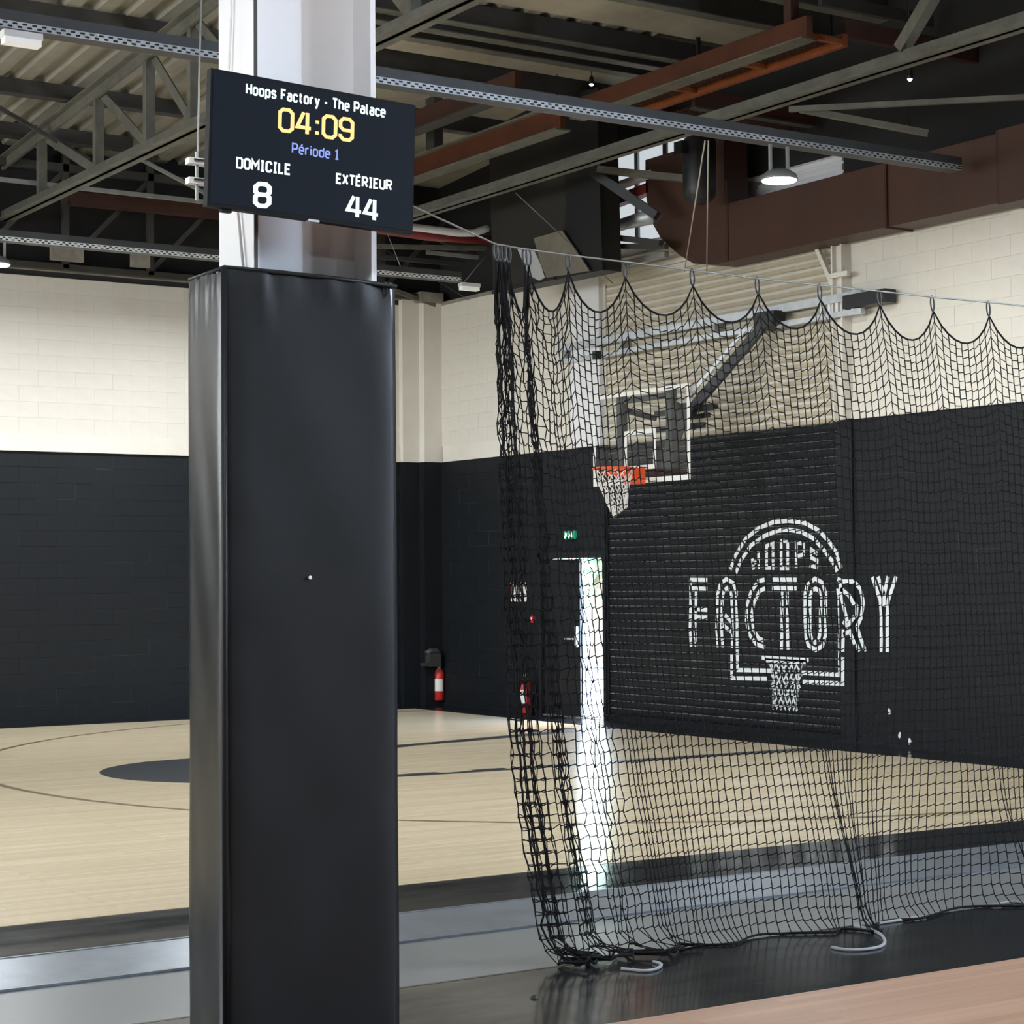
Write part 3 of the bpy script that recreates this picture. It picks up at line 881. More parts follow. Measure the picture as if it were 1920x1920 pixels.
GLY = {
 'D': (4, [[(0, 0), (0, 7), (3, 7), (4, 6), (4, 1), (3, 0), (0, 0)]]),
 'O': (4, [[(1, 0), (3, 0), (4, 1), (4, 6), (3, 7), (1, 7), (0, 6), (0, 1), (1, 0)]]),
 '0': (4, [[(1, 0), (3, 0), (4, 1), (4, 6), (3, 7), (1, 7), (0, 6), (0, 1), (1, 0)]]),
 'M': (5, [[(0, 0), (0, 7), (2.5, 3), (5, 7), (5, 0)]]),
 'I': (2.4, [[(0, 7), (2.4, 7)], [(1.2, 7), (1.2, 0)], [(0, 0), (2.4, 0)]]),
 'C': (3.8, [[(3.8, 5.2), (3.8, 6), (2.9, 7), (1, 7), (0, 6), (0, 1), (1, 0), (2.9, 0), (3.8, 1), (3.8, 1.8)]]),
 'L': (3.3, [[(0, 7), (0, 0), (3.3, 0)]]),
 'E': (3.5, [[(3.5, 7), (0, 7), (0, 0), (3.5, 0)], [(0, 3.6), (3, 3.6)]]),
 'É': (3.5, [[(3.5, 7), (0, 7), (0, 0), (3.5, 0)], [(0, 3.6), (3, 3.6)], [(1.3, 8), (2.5, 9)]]),
 'X': (4, [[(0, 0), (4, 7)], [(0, 7), (4, 0)]]),
 'T': (4, [[(0, 7), (4, 7)], [(2, 7), (2, 0)]]),
 'R': (4, [[(0, 0), (0, 7), (3, 7), (4, 6), (4, 4.4), (3, 3.4), (0, 3.4)], [(2, 3.4), (4, 0)]]),
 'U': (4, [[(0, 7), (0, 1), (1, 0), (3, 0), (4, 1), (4, 7)]]),
 'H': (4, [[(0, 0), (0, 7)], [(4, 0), (4, 7)], [(0, 3.6), (4, 3.6)]]),
 'F': (3.5, [[(3.5, 7), (0, 7), (0, 0)], [(0, 3.5), (3, 3.5)]]),
 'P': (4, [[(0, 0), (0, 7), (3, 7), (4, 6), (4, 4), (3, 3), (0, 3)]]),
 '4': (4.4, [[(2.0, 7), (0, 2), (4.4, 2)], [(3.2, 7), (3.2, 0)]]),
 '8': (4, [[(1, 0), (3, 0), (4, 1), (4, 2.8), (3.3, 3.6), (4, 4.4), (4, 6), (3, 7), (1, 7), (0, 6), (0, 4.4), (0.7, 3.6), (0, 2.8), (0, 1), (1, 0)], [(0.7, 3.6), (3.3, 3.6)]]),
 '9': (4, [[(0, 1.7), (0, 1), (1, 0), (3, 0), (4, 1), (4, 6), (3, 7), (1, 7), (0, 6), (0, 4.2), (1, 3.2), (4, 3.2)]]),
 '1': (2.6, [[(0.1, 5.8), (1.3, 7), (1.3, 0)], [(0, 0), (2.6, 0)]]),
 ':': (0.9, [[(0.45, 0.3), (0.45, 1.4)], [(0.45, 3.9), (0.45, 5.0)]]),
 '-': (2, [[(0, 2.8), (2, 2.8)]]),
 ' ': (1.2, []),
 'o': (3.4, [[(0.8, 0), (2.6, 0), (3.4, 0.8), (3.4, 4.2), (2.6, 5), (0.8, 5), (0, 4.2), (0, 0.8), (0.8, 0)]]),
 'p': (3.4, [[(0.8, 0), (2.6, 0), (3.4, 0.8), (3.4, 4.2), (2.6, 5), (0.8, 5), (0, 4.2), (0, 0.8), (0.8, 0)], [(0, 5), (0, -2)]]),
 'd': (3.4, [[(0.8, 0), (2.6, 0), (3.4, 0.8), (3.4, 4.2), (2.6, 5), (0.8, 5), (0, 4.2), (0, 0.8), (0.8, 0)], [(3.4, 0), (3.4, 7)]]),
 's': (3.2, [[(3.2, 4.2), (2.5, 5), (0.8, 5), (0, 4.2), (0, 3.3), (0.6, 2.6), (2.6, 2.4), (3.2, 1.7), (3.2, 0.8), (2.5, 0), (0.8, 0), (0, 0.8)]]),
 'a': (3.3, [[(0.3, 4.5), (0.9, 5), (2.5, 5), (3.3, 4.2), (3.3, 0)], [(3.3, 3), (0.8, 3), (0, 2.2), (0, 0.8), (0.8, 0), (3.3, 0)]]),
 'c': (3.1, [[(3.1, 3.8), (3.1, 4.2), (2.4, 5), (0.8, 5), (0, 4.2), (0, 0.8), (0.8, 0), (2.4, 0), (3.1, 0.8), (3.1, 1.2)]]),
 't': (2.5, [[(0.9, 6.5), (0.9, 0.8), (1.6, 0), (2.5, 0)], [(0, 5), (2.5, 5)]]),
 'r': (2.4, [[(0, 0), (0, 5)], [(0, 4), (1, 5), (2.4, 5)]]),
 'y': (3.4, [[(0, 5), (1.8, 0.2)], [(3.4, 5), (1.2, -2), (0.2, -2)]]),
 'h': (3.4, [[(0, 0), (0, 7)], [(0, 4.2), (0.8, 5), (2.6, 5), (3.4, 4.2), (3.4, 0)]]),
 'e': (3.4, [[(0, 2.6), (3.4, 2.6), (3.4, 4.2), (2.6, 5), (0.8, 5), (0, 4.2), (0, 0.8), (0.8, 0), (3, 0)]]),
 'é': (3.4, [[(0, 2.6), (3.4, 2.6), (3.4, 4.2), (2.6, 5), (0.8, 5), (0, 4.2), (0, 0.8), (0.8, 0), (3, 0)], [(1.3, 6.1), (2.4, 7.3)]]),
 'l': (1.3, [[(0, 7), (0, 0.8), (0.8, 0), (1.3, 0)]]),
 'i': (0.4, [[(0.1, 0), (0.1, 5)], [(0.1, 6.2), (0.1, 7.1)]]),
}
def text_quads(txt, weight, gap=1.9):
    x, quads = 0.0, []
    for ch in txt:
        w, strokes = GLY[ch]
        for ln in strokes:
            closed = len(ln) > 3 and ln[0] == ln[-1]
            quads += ribbon2d([(x + p[0], p[1]) for p in ln], weight, closed)
        x += w + gap
    return quads, x - gap

TVY = 6.50
tvc = [at(397, 128, Y=TVY), at(783, 198, Y=TVY), at(387, 385, Y=TVY), at(770, 440, Y=TVY)]
tv_mid = sum(tvc, Vector()) / 4
tilt = math.atan2((tvc[1].z - tvc[0].z) + (tvc[3].z - tvc[2].z), (tvc[1].x - tvc[0].x) + (tvc[3].x - tvc[2].x))
TW = ((tvc[1] - tvc[0]).length + (tvc[3] - tvc[2]).length) / 2
TH = ((tvc[0] - tvc[2]).length + (tvc[1] - tvc[3]).length) / 2
tv = thing('scoreboard_screen', 'flat black scoreboard screen showing 8 against 44, hung on the white column', 'screen')
ct, sn = math.cos(tilt), math.sin(tilt)
def tvl(u, v, d):           # d grows toward the viewer
    return (tv_mid.x + u * ct - v * sn, TVY - d, tv_mid.z + u * sn + v * ct)
def tv_inv(p):
    dx, dz = p.x - tv_mid.x, p.z - tv_mid.z
    return (dx * ct + dz * sn, -dx * sn + dz * ct)
def tvbox(u0, v0, d0, u1, v1, d1):
    return MB().hexa([tvl(u0, v0, d0), tvl(u1, v0, d0), tvl(u1, v1, d0), tvl(u0, v1, d0), tvl(u0, v0, d1), tvl(u1, v0, d1), tvl(u1, v1, d1), tvl(u0, v1, d1)])
HW, HH = TW / 2, TH / 2
tvbox(-HW, -HH, -0.035, HW, HH, 0.0).build('casing', 'plastic', tv)
tvbox(-HW + 0.010, -HH + 0.014, -0.001, HW - 0.010, HH - 0.010, 0.0012).build('display_panel', 'screen', tv)
tvbox(-HW * 0.6, -HH * 0.8, -0.065, HW * 0.6, HH * 0.4, -0.034).build('rear_housing', 'plastic', tv)
tvbox(-0.02, -HH - 0.004, -0.02, 0.025, -HH + 0.004, 0.003).build('badge_bar', 'galv', tv)
tvbox(-HW + 0.06, -HH - 0.012, -0.03, -HW + 0.10, -HH, -0.005).build('sensor', 'plastic', tv)
MB().box(3.35, 6.535, tv_mid.z - 0.1, 3.55, 6.82, tv_mid.z + 0.1).build('wall_mount', 'black_metal', tv)
MB().box(3.16, 6.535, tv_mid.z - 0.02, 3.76, 6.66, tv_mid.z + 0.02).build('wall_mount', 'black_metal', tv)
def tv_text(name, txt, left, right, cap_px, m, weight, gap=1.9):
    """left/right: baseline ends"""
    a, b = tv_inv(at(*left, Y=TVY)), tv_inv(at(*right, Y=TVY))
    q, w = text_quads(txt, weight, gap)
    sx = (b[0] - a[0]) / w
    top = tv_inv(at(left[0], left[1] - cap_px, Y=TVY))
    sy = (top[1] - a[1]) / 7
    mb = MB()
    for k, qd in enumerate(q):
        pts = [(a[0] + p[0] * sx, a[1] + (b[1] - a[1]) * (p[0] / w) + p[1] * sy) for p in qd]
        e = 0.0013 + (k % 3) * 0.00005
        mb.hexa([tvl(u, v, e) for u, v in pts] + [tvl(u, v, e + 0.0006) for u, v in pts])
    return mb.build(name, m, tv)
tv_text('title_text', 'Hoops Factory - The Palace', (462, 175), (721, 219), 18, 'text_white', 1.5, 2.1)
tv_text('clock_digits', '04:09', (524, 244), (660, 264), 40, 'text_amber', 1.15, 1.6)
tv_text('period_text', 'Période 1', (548, 286), (634, 299), 17, 'text_blue', 1.15)
tv_text('home_text', 'DOMICILE', (444, 314), (543, 327), 18, 'text_white', 1.5)
tv_text('guest_text', 'EXTÉRIEUR', (631, 343), (733, 356), 17, 'text_white', 1.5)
tv_text('home_score', '8', (478, 385), (504, 387), 41, 'text_white', 1.35)
tv_text('guest_score', '44', (651, 404), (708, 414), 38, 'text_white', 1.15, 1.2)
# clamps on the left of the screen
for zz, lb in ((3.19, 'upper'), (3.11, 'lower')):
    c = at(365, 300 if lb == 'upper' else 337, Y=6.95)
    cl = thing('pipe_clamp', ('upper' if lb == 'upper' else 'lower') + ' pale steel clamp plate sticking out behind the screen edge', 'clamp')
    MB().box(c.x - 0.03, 6.93, c.z - 0.018, 3.3, 6.97, c.z + 0.006).build('plate', 'white_steel', cl)
    MB().box(c.x - 0.012, 6.92, c.z - 0.006, c.x + 0.03, 6.93, c.z).build('slot', 'black_metal', cl)
rod0, rod1 = at(369, 285, Y=6.95), at(369, 376, Y=6.95)
tag(MB().tube([rod0, rod1], 0.007, 8).build('threaded_rod', 'galv_dull'), 'thin upright threaded rod joining the two clamp plates', 'rod')

# ------------------------------------------------------------------ divider net
NY = 7.47
net = thing('divider_net', 'black hanging divider net gathered in folds on its left, trailing on the floor', 'net')
ring_px = [(930, 458), (936, 459), (944, 460), (953, 462), (984, 467), (991, 468), (1065, 478), (1172, 491), (1298, 507), (1420, 522), (1537, 535), (1648, 546), (1748, 557), (1853, 567)]
RXZ = [(at(x, y, Y=NY).x, at(x, y, Y=NY).z) for x, y in ring_px]
for i in range(3):
    RXZ.append((RXZ[-1][0] + 0.408, 3.228))
ROWS = 57
def interp(tab, z):
    for (z0, v0), (z1, v1) in zip(tab[:-1], tab[1:]):
        if z <= z0 and z >= z1:
            return v0 + (v1 - v0) * (z0 - z) / (z0 - z1)
    return tab[0][1] if z > tab[0][0] else tab[-1][1]
SH_L = [(3.2, 0), (3.07, 0.0), (2.32, 0.035), (1.24, 0.085), (0.8, 0.13), (0.51, 0.185), (0.2, 0.245), (0.0, 0.29)]
SH_R = [(3.2, 0), (2.9, 0.04), (2.5, 0.09), (1.5, 0.15), (0.5, 0.19), (0.0, 0.21)]
def smooth(x, a, b):
    t = max(0, min(1, (x - a) / (b - a)))
    return t * t * (3 - 2 * t)
rn = random.Random(11)
cells = [5 if RXZ[i + 1][0] - RXZ[i][0] < 0.06 else (7 if RXZ[i + 1][0] - RXZ[i][0] < 0.15 else 9) for i in range(len(RXZ) - 1)]
span_u = [(i, j / n) for i, n in enumerate(cells) for j in range(n)] + [(len(cells) - 1, 1.0)]
ncol = len(span_u)
jit = [[(rn.gauss(0, 0.0009), rn.gauss(0, 0.0012), rn.gauss(0, 0.0008)) for _ in range(ROWS + 1)] for _ in range(ncol)]
bunches = [(6.70, 0.30, 0.42, 0.80, 1.6), (7.955, 0.16, 0.2, 0.75, 1.1)]
grid = []
for c in range(ncol):
    sp, u = span_u[c]
    (xa, za), (xb, zb) = RXZ[sp], RXZ[sp + 1]
    d = xb - xa
    slack = max(0.0, 0.43 - d)
    x0 = xa + d * u
    amp = slack * 0.11
    side = -1 if sp % 2 else 1
    fold = math.sin(math.pi * u)
    sag = (0.155 + 0.22 * slack) * (4 * u * (1 - u)) ** 0.85
    zt = za + (zb - za) * u - 0.074
    colp = []
    for r in range(ROWS + 1):
        k = r / ROWS
        tight = math.exp(-r / 11.0)
        zz = zt - sag * tight
        zz = zz * (1 - k) + 0.010 * k
        # gathered folds open a little lower down and swing out in depth
        spread = 1 + 0.45 * smooth(k, 0.05, 0.9)
        gx = 4.80 + (x0 - 4.80) * spread if x0 < 5.2 else x0 + (5.2 - 4.80) * (spread - 1) * max(0, 1 - (x0 - 5.2) / 1.5)
        w = smooth(x0, 4.85, 6.6)
        x = gx + interp(SH_L, zz) * (1 - w) + interp(SH_R, zz) * w
        y = NY + side * amp * fold * (0.75 + 0.35 * math.sin(3.1 * k + sp)) + 0.018 * math.sin(x * 5.2 + zz * 1.7) * (1 - tight)
        x += 0.13 * slack * math.sin(2 * math.pi * u + sp * 1.3) * (0.25 + 0.75 * k) * (1 - tight)
        for (bx_, wl, wr, cmp_, zmax) in bunches:
            if zz < zmax:
                gz = smooth(zmax - zz, 0, zmax)
                bc = bx_ + 0.10 * (gz ** 2)
                dd = x - bc
                ww = wr if dd > 0 else wl
                if abs(dd) < ww * 2.2:
                    t = min(1, abs(dd) / (ww * 2.2))
                    f = 1 - cmp_ * gz * (1 - t) ** 1.2
                    x = bc + dd * f
                    y += 0.02 * gz * math.sin(dd * 30) * (1 - t)
                    y -= 0.18 * gz ** 3 * (1 - t) ** 2
        heap = smooth(0.10 - zz, 0, 0.10)
        if heap > 0:
            if x0 < 5.3:
                x += heap * (0.10 * math.sin(c * 1.7) + 0.05)
                y -= heap * (0.10 + 0.09 * math.sin(c * 2.3 + r))
                zz = max(zz, 0.008 + 0.03 * abs(math.sin(c * 0.9 + r * 1.1)))
            else:
                y -= heap * 0.05 * (1 + math.sin(c * 0.55))
        jx, jy, jz = jit[c][r] if r else (0, 0, 0)
        k2 = 1 + 4.0 * (slack > 0.2)
        colp.append(Vector((x + jx * k2, y + jy * k2, max(0.006, zz + jz * k2))))
    grid.append(colp)
mesh_ = MB()
CR = 0.0026
for c in range(ncol):
    mesh_.tube(grid[c], CR, 4, caps=False)
for r in range(1, ROWS + 1):
    path = []
    for c in range(ncol):
        q = grid[c][r]
        tw = 0.0055
        if c:
            e = grid[c - 1][r] - q
            path.append(q + e * min(0.3, 0.006 / max(e.length, 0.004)) + Vector((0, 0, tw)))
        if c < ncol - 1:
            e = grid[c + 1][r] - q
            L = e.length
            path.append(q + e * min(0.3, 0.006 / max(L, 0.004)) - Vector((0, 0, tw * 0.7)))
            if L < 0.032:
                mid = q + e / 2
                mid.z = max(0.005, mid.z - 0.35 * (0.046 - L))
                path.append(mid)
    mesh_.tube(path, CR, 4, caps=False)
for c in range(ncol):
    for r in range(1, ROWS + 1):
        mesh_.octa(grid[c][r], 0.0053)
stuff(mesh_.build('netting', 'cord', net))
MB().tube([grid[c][0] for c in range(ncol)], 0.0052, 6).build('top_rope', 'cord', net, True)
MB().tube([grid[0][r] + Vector((-0.004, 0, 0)) for r in range(ROWS + 1)], 0.0042, 6).build('edge_rope', 'cord', net, True)
MB().tube([grid[c][ROWS] + Vector((0, -0.006, 0.004)) for c in range(ncol)], 0.0062, 6).build('bottom_rope', 'cord', net, True)
for i, (x, z) in enumerate(RXZ):
    loop = [(x + 0.0125 * math.cos(t), NY + 0.003 * math.sin(t), z - 0.034 + 0.040 * math.sin(t)) for t in [j * math.pi / 7 for j in range(14)]]
    MB().tube(loop, 0.0048, 6, closed=True).build('hanging_ring', 'black_metal', net, True)
wire = [(3.735, 6.955, 3.385)] + [(x, NY, z) for x, z in RXZ] + [(11.0, NY, 3.26), (XW - 0.02, NY, 3.36)]
tag(MB().tube(wire, 0.0042, 6).build('support_wire', 'cable', None, True), 'long steel wire carrying the divider net from column to wall', 'wire')
# rope loops lying by the net foot
def floor_rope(label, pts, m='rope_grey', r=0.008):
    P = [Vector((x, y, 0.012)) for x, y in pts]
    out = []
    for i in range(len(P) - 1):
        p0, p1, p2, p3 = P[max(0, i - 1)], P[i], P[i + 1], P[min(len(P) - 1, i + 2)]
        for s in range(8):
            t = s / 8
            out.append(0.5 * (2 * p1 + (p2 - p0) * t + (2 * p0 - 5 * p1 + 4 * p2 - p3) * t * t + (-p0 + 3 * p1 - 3 * p2 + p3) * t ** 3))
    out.append(P[-1])
    return tag(MB().tube(out, r, 6).build('floor_rope', m, None, True), label, 'rope')
lp = lambda *q: [tuple(at(x, y, Z=0.012)[:2]) for x, y in q]
floor_rope('large grey rope loop on the black floor under the tied net bunch', lp((1735, 1717), (1680, 1726), (1640, 1732), (1600, 1735), (1630, 1742), (1652, 1753), (1659, 1765), (1652, 1774), (1630, 1779), (1605, 1781), (1580, 1780), (1560, 1776)))
floor_rope('small grey rope loop on the floor near the net left end', lp((1165, 1816), (1185, 1818), (1210, 1820), (1232, 1816), (1240, 1808), (1225, 1803)), r=0.007)
floor_rope('short grey rope end along the net foot at the picture right edge', lp((1860, 1697), (1885, 1692), (1905, 1690), (1925, 1694)), r=0.007)

# ------------------------------------------------------------------ basketball hoop
hoop = thing('basketball_hoop', 'glass basketball backboard with orange rim on a black folding wall arm', 'basketball hoop')
BX, BY, BZ0, BZ1, BH = 13.30, 17.74, 2.83, 3.88, 0.905
MB().box(BX, BY - BH, BZ0, BX + 0.012, BY + BH, BZ1).build('glass_board', 'glass', hoop)
def edge(name, y0, z0, y1, z1, m='paper'):
    MB().box(BX - 0.004, y0, z0, BX - 0.001, y1, z1).build(name, m, hoop)
edge('border_stripe', BY - BH, BZ0, BY + BH, BZ0 + 0.055)
edge('border_stripe', BY - BH, BZ1 - 0.05, BY + BH, BZ1)
edge('border_stripe', BY - BH, BZ0 + 0.055, BY - BH + 0.05, BZ1 - 0.05)
edge('border_stripe', BY + BH - 0.05, BZ0 + 0.055, BY + BH, BZ1 - 0.05)
edge('target_stripe', BY - 0.295, BZ0 + 0.15, BY + 0.295, BZ0 + 0.20)
edge('target_stripe', BY - 0.295, BZ0 + 0.20, BY - 0.245, BZ0 + 0.60)
edge('target_stripe', BY + 0.245, BZ0 + 0.20, BY + 0.295, BZ0 + 0.60)
edge('target_stripe', BY - 0.245, BZ0 + 0.55, BY + 0.245, BZ0 + 0.60)
RZ_ = 2.985
RC = Vector((BX - 0.15 - 0.225, BY, RZ_))
MB().box(BX - 0.16, BY - 0.10, RZ_ - 0.17, BX - 0.005, BY + 0.10, RZ_ + 0.012).build('rim_bracket', 'rim', hoop)
MB().tube([RC + Vector((0.225 * math.cos(t), 0.225 * math.sin(t), 0)) for t in [j * math.pi / 18 for j in range(36)]], 0.0125, 8, closed=True).build('rim', 'rim', hoop, True)
rb = MB()
for s_ in (-1, 1):
    rb.bar((BX - 0.15, BY + 0.09 * s_, RZ_ - 0.05), RC + Vector((0.02, 0.205 * s_, -0.02)), 0.012, 0.075)
rb.build('rim_brace', 'rim', hoop)
hn = MB()
lv = 6
def npt(i, j):
    a = 2 * math.pi * (i + 0.5 * (j % 2)) / 12
    t = j / lv
    rr = 0.222 * (1 - t) ** 1.1 * 0.55 + 0.222 * 0.45 * (1 - 0.25 * t)
    wob = 0.012 * math.sin(5 * a + j)
    return RC + Vector((rr * math.cos(a) + 0.03 * t + wob, rr * math.sin(a) - 0.09 * t * t + wob, -0.02 - 0.47 * t * (1 + 0.12 * math.sin(a - 0.9))))
for j in range(lv):
    for i in range(12):
        hn.tube([npt(i, j), npt(i if j % 2 == 0 else i + 1, j + 1)], 0.0065, 5)
        hn.tube([npt(i, j), npt(i - 1 if j % 2 == 0 else i, j + 1)], 0.0065, 5)
hn.build('hoop_net', 'net_white', hoop)
for s_, yy in ((1, BY + 0.46), (-1, BY - 0.46)):
    MB().box(BX + 0.05, yy - 0.05, 2.95, BX + 0.13, yy + 0.05, 3.86 + (0.05 if s_ < 0 else 0)).build('upright_tube', 'dark_frame', hoop)
    MB().bar((BX + 0.09, yy, 3.70), (BX + 0.50, yy - 0.1 * s_, 3.60), 0.06, 0.06).build('side_strut', 'dark_frame', hoop)
MB().box(BX + 0.06, BY - 0.46, 3.76, BX + 0.12, BY + 0.46, 3.82).build('cross_tube', 'dark_frame', hoop)
MB().bar((BX + 0.42, BY - 0.75, 3.64), (BX + 0.42, BY + 0.25, 3.64), 0.06, 0.06).build('cross_tube', 'dark_frame', hoop)
MB().bar((BX + 0.42, BY - 0.62, 3.46), (BX + 0.42, BY + 0.25, 3.46), 0.06, 0.06).build('cross_tube', 'dark_frame', hoop)
MB().prism([(BY - 0.72, 3.70), (BY - 0.30, 3.70), (BY - 0.10, 3.05), (BY + 0.05, 2.98), (BY - 0.22, 2.98)], lambda u, v: (BX + 0.22, u, v), lambda u, v: (BX + 0.235, u, v)).build('gusset_plate', 'dark_frame', hoop)
A0, A1 = at(1302, 762, X=BX + 0.42), at(1438, 603, X=14.2)
MB().bar(A0, A1, 0.10, 0.10).build('folding_arm', 'black_metal', hoop)
MB().bar(A0 + Vector((-0.02, 0.10, 0.10)), A0.lerp(A1, 0.8) + Vector((0, 0.12, 0.11)), 0.035, 0.035).build('gas_strut', 'galv', hoop)
pt = [at(x, y, X=14.2) for x, y in ((1422, 588), (1462, 582), (1458, 607), (1438, 620), (1424, 612))]
MB().prism([(q.y, q.z) for q in pt], lambda u, v: (14.12, u, v), lambda u, v: (14.30, u, v)).build('wall_pivot', 'black_metal', hoop)
MB().bar(A0 + Vector((0, 0.05, 0.0)), A0 + Vector((0.1, -0.28, -0.02)), 0.05, 0.05).build('hinge_arm', 'black_metal', hoop)
MB().bar(A0 + Vector((0.0, 0.1, -0.12)), A0 + Vector((0.1, -0.14, -0.1)), 0.05, 0.05).build('hinge_arm', 'dark_frame', hoop)
rl = thing('wall_rail', 'double galvanised rail on the white wall carrying the hoop arm', 'rail')
MB().box(14.24, 15.15, 4.66, 14.30, 20.75, 4.75).build('rail', 'galv', rl)
MB().box(14.24, 15.15, 4.50, 14.30, 20.75, 4.56).build('rail', 'galv', rl)
for yy in (15.3, 15.42, 15.54, 15.66, 15.78, 17.6, 19.4, 20.6):
    MB().box(14.26, yy - 0.02, 4.5, XW + 0.01, yy + 0.02, 4.75).build('bracket', 'white_steel' if yy < 16 else 'galv_dull', rl)
a, b = at(1622, 551, X=14.24), at(1664, 566, X=14.24)
MB().box(14.20, b.y, 4.57, 14.36, a.y + 0.3, 4.71).build('end_cap', 'black_metal', rl)
MB().box(14.36, a.y + 0.1, 4.57, XW - 0.0, a.y + 0.2, 4.7).build('bracket', 'black_metal', rl)
p = at(1119, 666, X=14.2)
MB().box(14.16, p.y - 0.04, p.z - 0.05, 14.24, p.y + 0.04, p.z + 0.05).build('pulley', 'black_metal', rl)
def wire_thing(pts, label, r=0.004, m='cable', name='guy_wire'):
    return tag(MB().tube(pts, r, 6).build(name, m, None, True), label, 'wire')
wire_thing([p, at(1300, 745, X=BX + 0.42)], 'thin steel wire from the wall pulley to the backboard frame', 0.003, 'dark_frame')

# ------------------------------------------------------------------ roof
ceiling = bpy.data.objects.new('ceiling', None)
COL.objects.link(ceiling)
struct(ceiling)
RS, RB = 0.075, 7.28            # roof falls toward the back wall
def roof(y):
    return RB + RS * (YB - y)
def roof_y(px, py, drop):
    """where a sight line meets the roof plane lowered by drop"""
    d = (px - 960) / F_PX * RT - (py - 960) / F_PX * UP + _fw
    t = (RB + RS * YB - drop - EYE.z) / (d.z + RS * d.y)
    return EYE.y + d.y * t
x = -9.2
dk = MB()
pts = []
while x < 13.0:
    pts += [(x, 0), (x + 0.16, 0), (x + 0.20, 0.07), (x + 0.30, 0.07), (x + 0.34, 0)]
    x += 0.34
for (x0, z0), (x1, z1) in zip(pts[:-1], pts[1:]):
    if x1 > x0 + 1e-6:
        dk.quad((x0, -6.2, roof(-6.2) + z0), (x0, YB, RB + z0), (x1, YB, RB + z1), (x1, -6.2, roof(-6.2) + z1))
dk.build('ribbed_deck', 'deck', ceiling)
y0, y1 = -6.2, YB + 0.25
MB().hexa([(-9.2, y0, roof(y0) + 0.1), (XW + 0.3, y0, roof(y0) + 0.1), (XW + 0.3, y1, roof(y1) + 0.1), (-9.2, y1, roof(y1) + 0.1),
           (-9.2, y0, roof(y0) + 0.3), (XW + 0.3, y0, roof(y0) + 0.3), (XW + 0.3, y1, roof(y1) + 0.3), (-9.2, y1, roof(y1) + 0.3)]).build('roof_slab', 'deck_dark', ceiling)
# smooth panels hung between the purlins of the right hand bay
edges = [roof_y(px_, py_, 0.12) for px_, py_ in ((1180, 0), (900, 12), (823, 37), (750, 68), (697, 97), (690, 124), (783, 212), (783, 236), (783, 282))]
bands = [(edges[0], edges[1]), (edges[3], edges[4]), (edges[5], edges[6]), (edges[7], edges[8])]
bands = [(13.2, 15.0), (11.0, 12.9)] + bands
for a, b in bands:
    a, b = min(a, b), max(a, b)
    b = min(b, YB - 0.05)
    MB().hexa([(9.6, a, roof(a) - 0.06), (XW + 0.1, a, roof(a) - 0.06), (XW + 0.1, b, roof(b) - 0.06), (9.6, b, roof(b) - 0.06),
               (9.6, a, roof(a) - 0.01), (XW + 0.1, a, roof(a) - 0.01), (XW + 0.1, b, roof(b) - 0.01), (9.6, b, roof(b) - 0.01)]).build('roof_panel', 'deck_dark', ceiling)
plist = [((1180, 0), 0.22), ((823, 37), 0.15), ((786, 52), 0.2), ((750, 68), 0.15), ((690, 124), 0.15), ((783, 236), 0.16)]
plist = [(roof_y(q[0], q[1], dep + 0.09), dep) for q, dep in plist] + [(15.0, 0.3), (12.9, 0.3), (11.0, 0.3)]
for y, dep in plist:
    zz = roof(y)
    MB().box(9.5, y, zz - dep - 0.08, XW + 0.1, y + 0.09, zz - 0.01).build('purlin', 'truss_dark', ceiling)
    MB().box(9.5, y - 0.035, zz - dep - 0.092, XW + 0.1, y + 0.12, zz - dep - 0.08).build('purlin_flange', 'truss', ceiling)
for y in (9.0, 12.5, 16.0, 19.2, 21.6, 23.2):
    zz = roof(y)
    MB().box(-9, y, zz - 0.16, 9.5, y + 0.10, zz).build('purlin', 'truss_dark', ceiling)
    MB().box(-9, y - 0.03, zz - 0.175, 9.5, y + 0.13, zz - 0.16).build('purlin_flange', 'truss_dark', ceiling)

def truss(name, X, zb, zt, posts, label, bare=False):
    t = thing(name, label, 'truss', 'roof trusses over the court')
    m = 'truss'
    pm = 'truss_dark' if bare else 'truss'
    b = MB()
    b.box(X - 0.11, -6, zb, X - 0.012, YB - 0.01, zb + 0.014)
    b.box(X + 0.012, -6, zb, X + 0.11, YB - 0.01, zb + 0.014)
    b.box(X - 0.026, -6, zb, X - 0.012, YB - 0.01, zb + 0.13)
    b.box(X + 0.012, -6, zb, X + 0.026, YB - 0.01, zb + 0.13)
    b.build('bottom_chord', m, t)
    b = MB()
    b.bar((X, -6, roof(-6) - 0.21), (X, YB - 0.01, RB - 0.21), 0.2, 0.014)
    b.bar((X, -6, roof(-6) - 0.27), (X, YB - 0.01, RB - 0.27), 0.04, 0.12)
    if not bare:
        b.build('top_chord', m, t)
    for i, y in enumerate(posts):
        MB().ell((X, y, zb + 0.02), (X, y, roof(y) - 0.2), 0.09, 0.012, 1).build('post', pm, t)
        if i and not bare:
            y0 = posts[i - 1]
            MB().bar((X + 0.05, y0, roof(y0) - 0.25), (X + 0.05, y, zb + 0.06), 0.11, 0.02, up=(1, 0, 0)).build('diagonal', m, t)
    return t
ZC = 6.3
XA, XB = 7.96 * (ZC - 1.75) / 4.45, 12.18 * (ZC - 1.75) / 4.45
pa = [at(x, y, X=XA).y for x, y in ((74, 372), (180, 320), (275, 272), (358, 232))]
step = (pa[0] - pa[-1]) / 3
posts = sorted(pa + [pa[-1] - step * i for i in range(1, 10)], reverse=True)
truss('roof_truss', XA, ZC, 8.0, posts, 'pale steel lattice truss crossing above the scoreboard, left of the column')
pb = []
